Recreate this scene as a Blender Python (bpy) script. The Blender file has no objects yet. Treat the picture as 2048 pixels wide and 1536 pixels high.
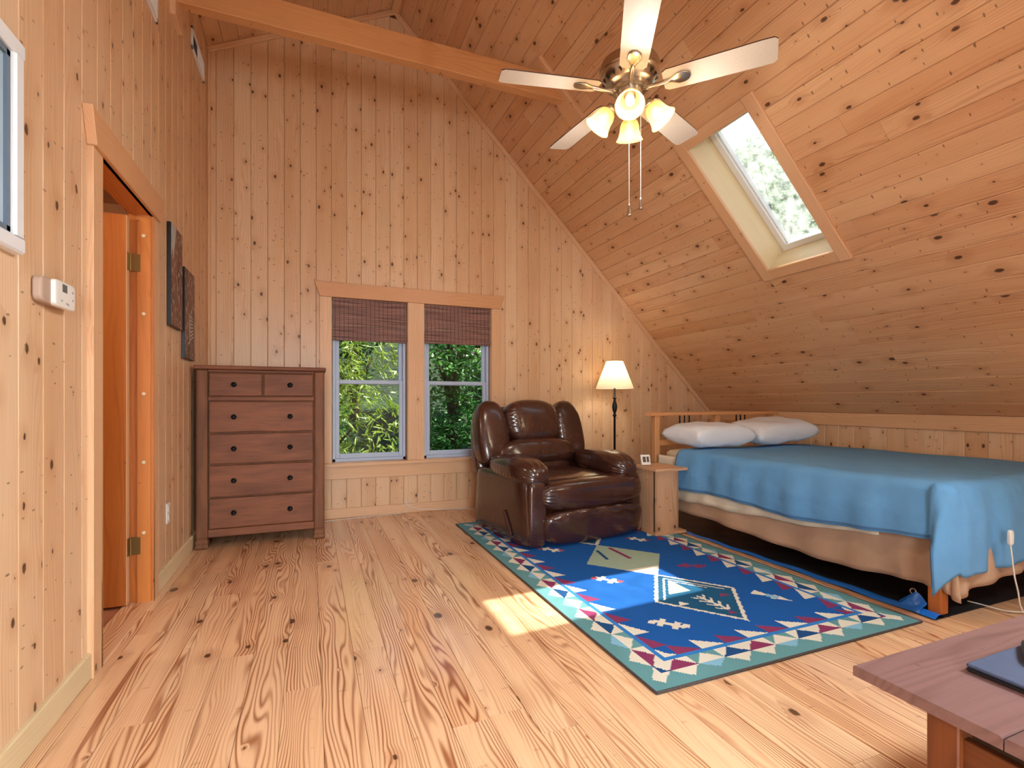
import bpy, bmesh, math, random
import numpy as np
from mathutils import Vector, Matrix
R = random.Random(7)
PI = math.pi
scene = bpy.context.scene
col = scene.collection
# ---------------------------------------------------------------- camera, sky, sun, exposure
F_PX, HORIZ, CAM_H = 995.0, 803.0, 1.06
TH = math.atan(403 / 995.0)
cam_d = bpy.data.cameras.new('camera'); cam = bpy.data.objects.new('camera', cam_d); col.objects.link(cam)
cam_d.sensor_width = 36.0; cam_d.lens = F_PX / 2048 * 36.0
cam_d.shift_y = (HORIZ - 768) / 2048.0
cam_d.clip_start = 0.02; cam_d.clip_end = 300
cam.location = (0, 0, CAM_H); cam.rotation_euler = (PI / 2, 0, -TH)
scene.camera = cam
scene.view_settings.view_transform = 'Standard'
scene.view_settings.look = 'None'
scene.view_settings.gamma = 1.0
scene.view_settings.use_curve_mapping = False
scene.view_settings.exposure = 0.6
SKY, SUN_E, BULB_W, BACK_FILL_W, SLOPE_FILL_W = 0.2, 10.0, 6.5, 68.0, 200.0
w = bpy.data.worlds.new('sky'); scene.world = w; w.use_nodes = True
wn = w.node_tree.nodes; wl = w.node_tree.links
bg = wn['Background']; sky = wn.new('ShaderNodeTexSky'); sky.sky_type = 'NISHITA'; sky.sun_disc = False
sky.sun_elevation = math.radians(57); sky.sun_rotation = math.radians(80); sky.dust_density = 3.0
wl.new(sky.outputs[0], bg.inputs[0]); bg.inputs[1].default_value = SKY
SUNV = Vector((0.641, 0.112, 1.0)).normalized()
sd = bpy.data.lights.new('sun', 'SUN'); sd.energy = SUN_E; sd.angle = 0.012; sd.color = (1, .95, .86)
so = bpy.data.objects.new('sun', sd); col.objects.link(so)
so.rotation_euler = SUNV.to_track_quat('Z', 'Y').to_euler(); so.location = (20, 4, 30)
def area(name, loc, direction, sx, sy, power, color):
    d = bpy.data.lights.new(name, 'AREA'); d.shape = 'RECTANGLE'; d.size = sx; d.size_y = sy; d.energy = power; d.color = color
    o = bpy.data.objects.new(name, d); col.objects.link(o); o.location = loc
    o.rotation_euler = Vector(direction).to_track_quat('-Z', 'Y').to_euler()
    return o
# ---------------------------------------------------------------- room dimensions (metres)
XL, YF, XK, YB = -0.79, 4.774, 4.547, -2.2      # left wall, far wall, knee wall, wall behind the camera
ZK, SUM = 0.955, 5.502                          # knee wall top; right slope is x + z = SUM
ZLT = 4.0                                       # top of left wall; left slope rises at 0.498
XR = (SUM - ZLT + .498 * XL) / 1.498; ZR = SUM - XR
def roof_z(x): return min(ZLT + .498 * (x - XL), SUM - x)
area('back_fill', (-.12, YB - .2, 1.2), (.12, 1, -.42), 1.1, 1.9, BACK_FILL_W, (.86, .93, 1)).data.spread = math.radians(115)  # fill light added outside the invented back opening
area('near_slope_fill', (3.0 + .26, -.2, 2.502 + .26), (-.707, 0, -.707), .5, 1.05, SLOPE_FILL_W, (.84, .92, 1))  # fill light added above the invented second skylight, out of view
# ---------------------------------------------------------------- mesh and object helpers
def tag(o, label=None, cat=None, group=None, kind=None):
    if label: o['label'] = label
    if cat: o['category'] = cat
    if group: o['group'] = group
    if kind: o['kind'] = kind
    return o
def thing(name, label=None, cat=None, loc=(0, 0, 0), rz=0.0, group=None, kind=None):
    o = bpy.data.objects.new(name, None); col.objects.link(o); o.empty_display_size = .1
    o.location = loc; o.rotation_euler = (0, 0, rz)
    return tag(o, label, cat, group, kind)
def link(name, me, parent=None, mat=None):
    o = bpy.data.objects.new(name, me); col.objects.link(o)
    if mat and not me.materials: me.materials.append(mat)
    if parent: o.parent = parent
    return o
class MB:
    def __init__(s): s.v = []; s.f = []
    def add(s, vs, fs, M=None):
        b = len(s.v)
        s.v += [tuple(M @ Vector(p)) if M else tuple(p) for p in vs]
        s.f += [tuple(i + b for i in f) for f in fs]
        return s
    def box(s, x0, x1, y0, y1, z0, z1, M=None):
        vs = [(x, y, z) for z in (z0, z1) for y in (y0, y1) for x in (x0, x1)]
        return s.add(vs, [(0, 2, 3, 1), (4, 5, 7, 6), (0, 1, 5, 4), (2, 6, 7, 3), (0, 4, 6, 2), (1, 3, 7, 5)], M)
    def prism(s, poly, y0, y1, plane='xz', M=None):
        n = len(poly)
        def P(a, b, c): return {'xz': (a, c, b), 'xy': (a, b, c), 'yz': (c, a, b)}[plane]
        vs = [P(a, b, y0) for a, b in poly] + [P(a, b, y1) for a, b in poly]
        fs = [tuple(range(n)), tuple(range(2 * n - 1, n - 1, -1))] + [(i, i + n, (i + 1) % n + n, (i + 1) % n) for i in range(n)]
        return s.add(vs, fs, M)
    def tube(s, path, r, n=8, cap=True, M=None):
        path = [Vector(p) for p in path]; rs = r if isinstance(r, (list, tuple)) else [r] * len(path)
        vs = []; fs = []; up = None
        for i, p in enumerate(path):
            t = (path[min(i + 1, len(path) - 1)] - path[max(i - 1, 0)]).normalized()
            if up is None: up = t.orthogonal().normalized()
            up = (up - t * up.dot(t)); up = up.normalized() if up.length > 1e-6 else t.orthogonal().normalized()
            b = t.cross(up)
            vs += [p + (up * math.cos(2 * PI * k / n) + b * math.sin(2 * PI * k / n)) * rs[i] for k in range(n)]
        for i in range(len(path) - 1):
            for k in range(n):
                k2 = (k + 1) % n; fs.append((i * n + k, i * n + k2, (i + 1) * n + k2, (i + 1) * n + k))
        if cap: fs += [tuple(range(n - 1, -1, -1)), tuple((len(path) - 1) * n + k for k in range(n))]
        return s.add(vs, fs, M)
    def lathe(s, prof, n=24, M=None, cap=True):
        vs = []; fs = []
        for r, z in prof: vs += [(r * math.cos(2 * PI * k / n), r * math.sin(2 * PI * k / n), z) for k in range(n)]
        for i in range(len(prof) - 1):
            for k in range(n):
                k2 = (k + 1) % n; fs.append((i * n + k, i * n + k2, (i + 1) * n + k2, (i + 1) * n + k))
        if cap: fs += [tuple(range(n - 1, -1, -1)), tuple((len(prof) - 1) * n + k for k in range(n))]
        return s.add(vs, fs, M)
    def grid(s, nu, nv, fn, M=None):
        vs = [fn(i / nu, j / nv) for j in range(nv + 1) for i in range(nu + 1)]
        fs = [(j * (nu + 1) + i, j * (nu + 1) + i + 1, (j + 1) * (nu + 1) + i + 1, (j + 1) * (nu + 1) + i) for j in range(nv) for i in range(nu)]
        return s.add(vs, fs, M)
    def superbox(s, c, size, m=5.0, n=12, fn=None, M=None):
        idx = {}; vs = []; fs = []
        def vid(p):
            key = tuple(round(q, 5) for q in p)
            if key not in idx:
                l = (abs(p[0]) ** m + abs(p[1]) ** m + abs(p[2]) ** m) ** (1 / m)
                q = [p[0] / l, p[1] / l, p[2] / l]
                pos = Vector((q[0] * size[0] / 2, q[1] * size[1] / 2, q[2] * size[2] / 2))
                if fn: pos = Vector(fn(q, pos))
                idx[key] = len(vs); vs.append(pos + Vector(c))
            return idx[key]
        g = [math.tan((-1 + 2 * i / n) * PI / 4 * .92) / math.tan(PI / 4 * .92) for i in range(n + 1)]
        for ax in range(3):
            for sg in (-1, 1):
                for i in range(n):
                    for j in range(n):
                        q = []
                        for a, b in ((i, j), (i + 1, j), (i + 1, j + 1), (i, j + 1)):
                            p = [0, 0, 0]; p[ax] = sg; p[(ax + 1) % 3] = g[a]; p[(ax + 2) % 3] = g[b]; q.append(vid(p))
                        fs.append(tuple(q) if sg > 0 else tuple(q[::-1]))
        return s.add(vs, fs, M)
    def obj(s, name, mat, parent=None, smooth=False, bevel=0.0, seg=1, fix=False, mods=None):
        me = bpy.data.meshes.new(name); me.from_pydata(s.v, [], s.f); me.update()
        if bevel or fix:
            bm = bmesh.new(); bm.from_mesh(me)
            bmesh.ops.recalc_face_normals(bm, faces=bm.faces)
            if bevel:
                es = [e for e in bm.edges if len(e.link_faces) == 2 and e.calc_face_angle(0) > .6]
                bmesh.ops.bevel(bm, geom=es, offset=bevel, segments=seg, affect='EDGES', profile=.5)
            bm.to_mesh(me); bm.free()
        if smooth: me.polygons.foreach_set('use_smooth', [True] * len(me.polygons))
        o = link(name, me, parent, mat)
        return o
def smooth_by_angle(o, deg=40):
    me = o.data; me.polygons.foreach_set('use_smooth', [True] * len(me.polygons))
    bm = bmesh.new(); bm.from_mesh(me)
    for e in bm.edges: e.smooth = len(e.link_faces) == 2 and e.calc_face_angle(0) < math.radians(deg)
    bm.to_mesh(me); bm.free(); return o
_pc = {}
def plank(parent, name, org, dl, dw, nrm, L, W, T, mat, ch=.004, k0=0.0, k1=0.0):
    """board: length along dl from org, centred on dw, front face at org plane facing nrm"""
    dl, dw, nrm = Vector(dl).normalized(), Vector(dw).normalized(), Vector(nrm).normalized()
    if dl.cross(dw).dot(nrm) < 0: dw, k0, k1 = -dw, -k0, -k1
    key = (round(L, 4), round(W, 4), round(T, 4), ch, round(k0, 4), round(k1, 4), mat.name)
    me = _pc.get(key)
    if me is None:
        sec = [(-W / 2, -T), (W / 2, -T), (W / 2, -ch), (W / 2 - ch, 0), (-W / 2 + ch, 0), (-W / 2, -ch)]
        vs = [(k0 * y, y, z) for y, z in sec] + [(L + k1 * y, y, z) for y, z in sec]
        fs = [tuple(range(6)), tuple(range(11, 5, -1))] + [(i, i + 6, (i + 1) % 6 + 6, (i + 1) % 6) for i in range(6)]
        me = bpy.data.meshes.new(name); me.from_pydata(vs, [], fs); me.materials.append(mat); me.update()
        bm = bmesh.new(); bm.from_mesh(me); bmesh.ops.recalc_face_normals(bm, faces=bm.faces); bm.to_mesh(me); bm.free()
        _pc[key] = me
    o = link(name, me, parent)
    o.matrix_basis = Matrix(((dl.x, dw.x, nrm.x, org[0]), (dl.y, dw.y, nrm.y, org[1]), (dl.z, dw.z, nrm.z, org[2]), (0, 0, 0, 1)))
    return o
# ---------------------------------------------------------------- materials
def lin(r, g, b):
    f = lambda c: c / 12.92 if c <= .04045 else ((c + .055) / 1.055) ** 2.4
    return (f(r / 255), f(g / 255), f(b / 255), 1)
class NT:
    def __init__(s, name):
        s.m = bpy.data.materials.new(name); s.m.use_nodes = True; s.t = s.m.node_tree
        s.p = s.t.nodes['Principled BSDF']; s.out = s.t.nodes['Material Output']
    def n(s, typ, **kw):
        nd = s.t.nodes.new(typ)
        for k, v in kw.items(): setattr(nd, k, v)
        return nd
    def set(s, sock, v):
        if hasattr(v, 'links') or hasattr(v, 'is_linked'): s.t.links.new(v, sock)
        else: sock.default_value = v
    def math(s, op, a, b=None, c=None, clamp=False):
        nd = s.n('ShaderNodeMath', operation=op, use_clamp=clamp)
        for i, x in enumerate((a, b, c)):
            if x is not None: s.set(nd.inputs[i], x)
        return nd.outputs[0]
    def vec(s, op, a, b=None):
        nd = s.n('ShaderNodeVectorMath', operation=op); s.set(nd.inputs[0], a)
        if b is not None: s.set(nd.inputs[1], b)
        return nd.outputs['Value'] if op in ('LENGTH', 'DOT_PRODUCT') else nd.outputs[0]
    def comb(s, x, y, z):
        nd = s.n('ShaderNodeCombineXYZ')
        for i, q in enumerate((x, y, z)): s.set(nd.inputs[i], q)
        return nd.outputs[0]
    def mix(s, fac, a, b, blend='MIX'):
        nd = s.n('ShaderNodeMix', data_type='RGBA', blend_type=blend)
        s.set(nd.inputs[0], fac); s.set(nd.inputs[6], a); s.set(nd.inputs[7], b); return nd.outputs[2]
    def noise(s, v, scale=1.0, detail=2.0, rough=.5, dist=0.0):
        nd = s.n('ShaderNodeTexNoise'); s.set(nd.inputs['Vector'], v); nd.inputs['Scale'].default_value = scale
        nd.inputs['Detail'].default_value = detail; nd.inputs['Roughness'].default_value = rough; nd.inputs['Distortion'].default_value = dist
        return nd.outputs[0]
    def ramp(s, x, a, b, smooth=True):
        nd = s.n('ShaderNodeMapRange', interpolation_type='SMOOTHSTEP' if smooth else 'LINEAR')
        s.set(nd.inputs[0], x); s.set(nd.inputs[1], a); s.set(nd.inputs[2], b); nd.inputs[3].default_value = 0; nd.inputs[4].default_value = 1
        return nd.outputs[0]
    def bump(s, h, strength, dist=.002):
        nd = s.n('ShaderNodeBump'); s.set(nd.inputs['Height'], h); nd.inputs['Strength'].default_value = strength; nd.inputs['Distance'].default_value = dist
        s.t.links.new(nd.outputs[0], s.p.inputs['Normal'])
    def base(s, color, rough=.5, metal=0.0, coat=0.0, spec=.5):
        s.set(s.p.inputs['Base Color'], color); s.set(s.p.inputs['Roughness'], rough)
        s.p.inputs['Metallic'].default_value = metal; s.p.inputs['Coat Weight'].default_value = coat
        s.p.inputs['Coat Roughness'].default_value = .12; s.p.inputs['Specular IOR Level'].default_value = spec
        return s.m
def pine(name, ca, cb, ring, knot=lin(70, 36, 16), ringf=380.0, ringk=.3, warp=9.0, kd=(3.2, 8.5), kr=.011, kmin=.25, rough=.4, coat=0.0, streak=0.0, axis='x', spec=.4, big=.35, k2=.75):
    t = NT(name); tc = t.n('ShaderNodeTexCoord'); oi = t.n('ShaderNodeObjectInfo'); rnd = oi.outputs['Random']
    sep = t.n('ShaderNodeSeparateXYZ'); t.set(sep.inputs[0], tc.outputs['Object'])
    x, y, z = sep.outputs
    if axis == 'y': x, y, z = y, x, z
    if axis == 'z': x, y, z = z, x, y
    X = t.math('ADD', x, t.math('MULTIPLY', rnd, 61.7)); Y = t.math('ADD', y, t.math('MULTIPLY', rnd, 23.3)); Z = z
    # knots: one candidate per cell, measured in metres
    kv = t.comb(t.math('MULTIPLY', X, kd[0]), t.math('MULTIPLY', Y, kd[1]), 0.0)
    vo = t.n('ShaderNodeTexVoronoi', voronoi_dimensions='2D', feature='F1'); t.set(vo.inputs['Vector'], kv); vo.inputs['Scale'].default_value = 1.0; vo.inputs['Randomness'].default_value = .95
    d = t.vec('SUBTRACT', vo.outputs['Position'], kv); d = t.vec('MULTIPLY', d, (.62 / kd[0], 1 / kd[1], 0)); dist = t.vec('LENGTH', d)
    dist = t.math('ADD', dist, t.math('MULTIPLY', t.math('SUBTRACT', t.noise(t.comb(X, Y, Z), 90, 1), .5), .006))
    cs = t.n('ShaderNodeSeparateColor'); t.set(cs.inputs[0], vo.outputs['Color'])
    rad = t.math('MULTIPLY', t.math('POWER', t.ramp(cs.outputs[0], kmin, 1.0, False), 1.6), kr)
    kmask = t.ramp(dist, rad, t.math('MULTIPLY', rad, .55)); kmask = t.math('MULTIPLY', kmask, t.math('GREATER_THAN', rad, .0015))
    kv2 = t.comb(t.math('MULTIPLY', X, kd[0] * 2.1), t.math('MULTIPLY', Y, kd[1] * 1.6), 7.7)
    vo2 = t.n('ShaderNodeTexVoronoi', voronoi_dimensions='3D', feature='F1'); t.set(vo2.inputs['Vector'], kv2); vo2.inputs['Scale'].default_value = 1.0
    d2 = t.vec('MULTIPLY', t.vec('SUBTRACT', vo2.outputs['Position'], kv2), (1.5 / (kd[0] * 2.1), .55 / (kd[1] * 1.6), 0)); dist2 = t.vec('LENGTH', d2)
    dist2 = t.math('ADD', dist2, t.math('MULTIPLY', t.math('SUBTRACT', t.noise(t.comb(X, Y, Z), 120, 1), .5), .005))
    cs2 = t.n('ShaderNodeSeparateColor'); t.set(cs2.inputs[0], vo2.outputs['Color'])
    rad2 = t.math('MULTIPLY', t.ramp(cs2.outputs[1], .45, 1.0, False), kr * .55)
    kmask2 = t.math('MULTIPLY', t.ramp(dist2, rad2, t.math('MULTIPLY', rad2, .4)), t.math('GREATER_THAN', rad2, .001))
    kmask = t.math('MAXIMUM', kmask, t.math('MULTIPLY', kmask2, k2))
    halo = t.ramp(dist, t.math('ADD', t.math('MULTIPLY', rad, 4.5), .0005), rad)
    # grain lines
    n1 = t.noise(t.comb(t.math('MULTIPLY', X, .9), t.math('MULTIPLY', Y, 7.0), t.math('MULTIPLY', Z, 7.0)), 1.0, 2.0, .5)
    ph = t.math('ADD', t.math('MULTIPLY', t.math('ADD', Y, t.math('MULTIPLY', Z, .7)), ringf), t.math('MULTIPLY', n1, warp * 6))
    ph = t.math('ADD', ph, t.math('MULTIPLY', halo, 5.0))
    wv = t.math('MULTIPLY_ADD', t.math('SINE', ph), .5, .5); wv = t.math('POWER', wv, 2.2)
    amp = t.noise(t.comb(t.math('MULTIPLY', X, .7), t.math('MULTIPLY', Y, 11.0), rnd), 1.0, 1.0)
    wv = t.math('MULTIPLY', wv, t.ramp(amp, .25, .7))
    fib = t.noise(t.comb(t.math('MULTIPLY', X, 5.0), t.math('MULTIPLY', Y, 220.0), t.math('MULTIPLY', Z, 220.0)), 1.0, 2.0)
    tone = t.noise(t.comb(t.math('MULTIPLY', X, 1.3), t.math('MULTIPLY', Y, 9.0), 3.0), 1.0, 2.0)
    r2 = t.math('FRACT', t.math('MULTIPLY', rnd, 7.31))
    c = t.mix(t.math('ADD', t.math('MULTIPLY', r2, 1 - big), t.math('MULTIPLY', t.ramp(tone, .3, .7), big)), ca, cb)
    c = t.mix(t.math('MULTIPLY', wv, ringk), c, ring)
    c = t.mix(t.math('MULTIPLY', t.ramp(fib, .35, .8), .16), c, ring)
    if streak > 0:
        st = t.noise(t.comb(t.math('MULTIPLY', X, .8), t.math('MULTIPLY', Y, 22.0), t.math('ADD', rnd, 5.0)), 1.0, 2.0, .45)
        c = t.mix(t.math('MULTIPLY', t.ramp(st, .69, .76), streak), c, lin(140, 74, 36))
    c = t.mix(t.math('MULTIPLY', halo, .28), c, ring)
    c = t.mix(t.math('MULTIPLY', kmask, .9), c, knot)
    t.base(c, rough, 0, coat, spec)
    t.bump(t.math('SUBTRACT', fib, t.math('MULTIPLY', kmask, .6)), .12, .001)
    return t.m
def plain(name, color, rough=.5, metal=0.0, coat=0.0, var=.0, vscale=8.0, bump=0.0, bscale=120.0, bdist=.001, spec=.5):
    t = NT(name); tc = t.n('ShaderNodeTexCoord').outputs['Object']
    c = color
    if var: c = t.mix(t.math('MULTIPLY', t.ramp(t.noise(tc, vscale, 3), .3, .7), var), color, tuple(q * .45 for q in color[:3]) + (1,))
    t.base(c, rough, metal, coat, spec)
    if bump: t.bump(t.noise(tc, bscale, 3), bump, bdist)
    return t.m
WA, WB, WR = lin(228, 196, 160), lin(212, 170, 130), lin(180, 124, 80)
M_wall = pine('knotty_pine_wall', WA, WB, WR, ringk=.34, kr=.014, kd=(4.6, 10.0), kmin=.1, rough=.36)
M_ceil = pine('knotty_pine_ceiling', lin(224, 184, 144), lin(206, 156, 114), lin(164, 104, 62), ringk=.38, kr=.018, kd=(3.8, 9.0), kmin=.2, rough=.4)
M_trim = pine('pine_trim', lin(226, 186, 148), lin(214, 170, 128), lin(184, 122, 76), ringk=.3, kr=.013, kd=(1.6, 6.0), kmin=.45, rough=.42)
M_beam = pine('pine_beam', lin(214, 160, 108), lin(204, 146, 94), lin(176, 110, 60), ringk=.35, ringf=260, kr=.02, kd=(1.7, 4.5), kmin=.3, rough=.45)
M_floor = pine('varnished_floor_pine', lin(236, 196, 156), lin(222, 172, 128), lin(150, 88, 50), k2=.2, ringf=430, ringk=1.0, warp=16.0, kd=(1.8, 7.0), kr=.026, kmin=.35, rough=.22, coat=.25, streak=.75, spec=.45)
M_jamb = pine('orange_door_pine', lin(206, 128, 62), lin(190, 110, 48), lin(150, 78, 30), ringk=.4, ringf=240, kr=.02, kd=(1.8, 5.0), kmin=.4, rough=.4)
M_pale = pine('pale_shaft_pine', lin(226, 206, 168), lin(216, 194, 152), lin(190, 160, 116), ringk=.25, kr=.01, kd=(1.6, 5.0), kmin=.5, rough=.5)
M_bedwood = pine('bed_frame_pine', lin(214, 158, 108), lin(200, 140, 90), lin(170, 104, 58), ringk=.3, kr=.012, kd=(2.5, 7.0), kmin=.3, rough=.45)
M_tablew = pine('greyed_side_table_wood', lin(208, 166, 130), lin(188, 146, 112), lin(130, 92, 66), ringk=.45, ringf=300, kr=.016, kd=(3, 6), kmin=.4, rough=.55)
M_tabley = pine('greyed_side_table_wood_flat', lin(212, 166, 128), lin(196, 150, 112), lin(130, 92, 66), ringk=.4, ringf=300, kr=.012, kd=(3, 6), kmin=.5, rough=.55)
M_chest = pine('stained_wood_sky_greyed', lin(136, 102, 98), lin(112, 82, 78), lin(78, 52, 46), ringk=.5, ringf=220, kr=.012, kd=(2, 5), kmin=.6, rough=.3, coat=.15)  # greyed towards purple: the sky's reflection is put into the top's colour
M_chestd = pine('dark_stained_wood', lin(112, 58, 26), lin(94, 46, 20), lin(60, 28, 12), ringk=.4, ringf=220, kr=.012, kd=(2, 5), kmin=.6, rough=.4)
M_back = plain('wall_backing', lin(120, 80, 50), .8)
M_white = plain('white_plastic', lin(232, 230, 224), .4)
M_whitem = plain('white_painted_metal', lin(226, 228, 230), .4)
M_vinyl = plain('grey_blue_vinyl', lin(176, 190, 212), .45)
M_dark = plain('black_metal', lin(28, 30, 34), .4, .6)
M_brass = plain('worn_brass', lin(150, 126, 78), .35, .9)
M_nickel = plain('brushed_nickel', lin(196, 186, 172), .28, 1.0)
M_nickeld = plain('dark_recess_metal', lin(70, 62, 56), .5, .8)
M_slate = plain('slate_cover', lin(66, 78, 104), .5, 0, 0, .25, 30)
M_black = plain('black_plastic', lin(22, 22, 24), .4)
def glass_mat(name, tint, refl, haze=0.0):
    t = NT(name); tr = t.n('ShaderNodeBsdfTransparent'); tr.inputs[0].default_value = tint
    gl = t.n('ShaderNodeBsdfGlossy'); gl.inputs['Roughness'].default_value = .02
    mx = t.n('ShaderNodeMixShader'); mx.inputs[0].default_value = refl
    t.t.links.new(tr.outputs[0], mx.inputs[1]); t.t.links.new(gl.outputs[0], mx.inputs[2]); last = mx
    if haze:
        tl = t.n('ShaderNodeBsdfTranslucent'); tl.inputs[0].default_value = (.6, .66, .6, 1)
        m2 = t.n('ShaderNodeMixShader')
        tc = t.n('ShaderNodeTexCoord').outputs['Object']
        t.set(m2.inputs[0], t.math('MULTIPLY', t.ramp(t.noise(tc, 14, 4, .6), .2, .8), haze))
        t.t.links.new(mx.outputs[0], m2.inputs[1]); t.t.links.new(tl.outputs[0], m2.inputs[2]); last = m2
    t.t.links.new(last.outputs[0], t.out.inputs[0]); return t.m
M_glass = glass_mat('window_glass', (.96, .98, .97, 1), .02)
M_skyglass = glass_mat('dusty_skylight_glass', (.95, .97, .96, 1), .03, .22)
# ================================================================ THE ROOM
BW = .1295
ex, ey, ez = Vector((1, 0, 0)), Vector((0, 1, 0)), Vector((0, 0, 1))
def structure(name, label, cat): return thing(name, label, cat, kind='structure')
# ---- floor: long pine boards running towards the window wall
floor = structure('floor', 'varnished wide-board pine floor with dark grain and knots', 'floor')
MB().box(XL - .15, XK + .12, YB - .15, YF + .15, -.2, -.0225).obj('subfloor', M_back, floor)
x = .038 - BW * 7
while x < XK:
    x0, x1 = max(x, XL), min(x + BW, XK)
    if x1 - x0 > .01:
        ys = [YB]; y = YB + R.uniform(.4, 2.2)
        while y < YF - .4: ys.append(y); y += R.uniform(1.4, 3.2)
        ys.append(YF)
        for a, b in zip(ys, ys[1:]):
            plank(floor, 'floor_board', ((x0 + x1) / 2, a, 0), ey, -ex, ez, b - a - .0008, x1 - x0 - .0012, .022, M_floor, ch=.0012)
    x += BW
# ---- far wall with two windows
WX0, WX1, WXM0, WXM1, WZ0, WZ1 = .176, 1.703, .858, 1.016, .505, 2.0     # glazed openings
wall_far = structure('wall_far', 'tall gable wall of vertical knotty pine boards around two windows', 'wall')
b = MB()
T0, T1 = YF + .021, YF + .15
b.prism([(XL - .15, -.2), (WX0, -.2), (WX0, roof_z(WX0) + .3), (XL - .15, roof_z(XL - .15) + .3)], T0, T1)
b.prism([(WX0, WZ1), (XR, WZ1), (XR, ZR + .3), (WX0, roof_z(WX0) + .3)], T0, T1)
b.prism([(XR, WZ1), (WX1, WZ1), (WX1, roof_z(WX1) + .3), (XR, ZR + .3)], T0, T1)
b.box(WX0, WX1, T0, T1, -.2, WZ0 - .02); b.box(WXM0 + .01, WXM1 - .01, T0, T1, WZ0 - .02, WZ1)
b.prism([(WX1, -.2), (XK + .15, -.2), (XK + .15, ZK + .2), (WX1, roof_z(WX1) + .3)], T0, T1)
b.obj('wall_backing', M_back, wall_far, fix=True)
def wall_board_x(x0, x1, z0, top):
    xm = (x0 + x1) / 2; W = x1 - x0 - .0012
    if top is None:
        if x0 < XR < x1: za = min(roof_z(x0), roof_z(x1)); k = 0
        else:
            za = roof_z(xm); k = (roof_z(x1) - roof_z(x0)) / (x1 - x0)
        # local width axis is +x when seen from the room (normal -y): dw = +x -> right-handed with dl=z needs nrm = z x x = y ; use dw=-x
        plank(wall_far, 'wall_board', (xm, YF, z0), ez, -ex, -ey, za - z0, W, .02, M_wall, k1=-k)
    else:
        plank(wall_far, 'wall_board', (xm, YF, z0), ez, -ex, -ey, top - z0, W, .02, M_wall)
x = -.731 - BW
while x < XK:
    x0, x1 = max(x, XL), min(x + BW, XK)
    if x1 - x0 > .008:
        if x0 > .17 and x1 < 1.735:
            wall_board_x(x0, x1, 0, WZ0 - .02); wall_board_x(x0, x1, WZ1 + .01, None)
        else: wall_board_x(x0, x1, 0, None)
    x += BW
# ---- left wall with the doorway
DY0, DY1, DZ = 2.465, 3.16, 2.04
wall_left = structure('wall_left', 'tall left wall of vertical knotty pine boards with a doorway', 'wall')
b = MB(); S0, S1 = XL - .092, XL - .0205
b.box(S0, S1, YB - .15, DY0 - .019, -.2, ZLT + .25); b.box(S0, S1, DY1 + .019, YF + .15, -.2, ZLT + .25); b.box(S0, S1, DY0 - .019, DY1 + .019, DZ + .019, ZLT + .25)
b.obj('wall_backing', M_back, wall_left)
LBW = .145
y = DY0 - LBW * 33
while y < YF:
    y0, y1 = max(y, YB), min(y + LBW, YF)
    if y1 - y0 > .01:
        z0 = DZ + .01 if (y0 > DY0 - .02 and y1 < DY1 + .06) else 0
        plank(wall_left, 'wall_board', (XL, (y0 + y1) / 2, z0), ez, ey, ex, ZLT - z0, y1 - y0 - .0012, .02, M_wall)
    y += LBW
# ---- low knee wall on the right
wall_right = structure('wall_right', 'low knee wall of vertical pine boards behind the bed', 'wall')
MB().box(XK + .021, XK + .13, YB - .15, YF + .15, -.2, ZK + .05).obj('wall_backing', M_back, wall_right)
y = YB
while y < YF:
    y1 = min(y + .137, YF)
    if y1 - y > .01: plank(wall_right, 'wall_board', (XK, (y + y1) / 2, 0), ez, -ey, -ex, ZK, y1 - y - .0012, .02, M_wall)
    y += .137
plank(wall_right, 'top_rail', (XK - .018, YB, ZK - .06), ey, ez, -ex, YF - YB, .115, .018, M_trim)
# ---- wall behind the camera, with a glazed opening added for fill light
wall_back = structure('wall_back', 'pine gable wall with an added glazed opening for fill light, facing the far windows', 'wall')
b = MB(); B0, B1 = YB - .15, YB
HX0, HX1, HZ0, HZ1 = -.72, .47, .06, 2.1
b.prism([(XL - .15, -.2), (HX0, -.2), (HX0, roof_z(HX0) + .2), (XL - .15, ZLT)], B0, B1)
b.prism([(HX0, HZ1), (XR, HZ1), (XR, ZR + .2), (HX0, roof_z(HX0) + .2)], B0, B1)
b.prism([(XR, HZ1), (HX1, HZ1), (HX1, roof_z(HX1) + .2), (XR, ZR + .2)], B0, B1)
b.box(HX0, HX1, B0, B1, -.2, HZ0)
b.prism([(HX1, -.2), (XK + .15, -.2), (XK + .15, ZK + .1), (HX1, roof_z(HX1) + .2)], B0, B1)
b.obj('wall_panel', M_wall, wall_back, fix=True)
# ---- ceiling: two slopes of boards running the length of the room, ridge between
ceiling = structure('ceiling', 'vaulted knotty pine board ceiling with a steep right slope', 'ceiling')
SQ = math.sqrt(.5)
def s2x(s): return XK - s * SQ
SK_X0, SK_X1, SK_Y0, SK_Y1, SK_D = 2.586, 3.387, 2.37, 2.91, .26
SKN_Y0, SKN_Y1 = -.47, .07
def slab(xa, xb, ya, yb):   # roof body between two x values on the right slope
    MBs.prism([(xa + .0155, SUM - xa + .0155), (xb + .0155, SUM - xb + .0155), (xb + SK_D * SQ, SUM - xb + SK_D * SQ), (xa + SK_D * SQ, SUM - xa + SK_D * SQ)], ya, yb)
MBs = MB()
xe = XK + .35
ov = YF + .5  # eave reach past the far wall, added to keep sun off its windows
g_ = .0155
slab(XR - .1, SK_X0 - g_ * SQ, YB - .15, ov); slab(SK_X1 + g_ * SQ, xe, YB - .15, ov)
for ya, yb in ((YB - .15, SKN_Y0 - g_), (SKN_Y1 + g_, SK_Y0 - g_), (SK_Y1 + g_, ov)): slab(SK_X0 - g_ * SQ, SK_X1 + g_ * SQ, ya, yb)
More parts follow.
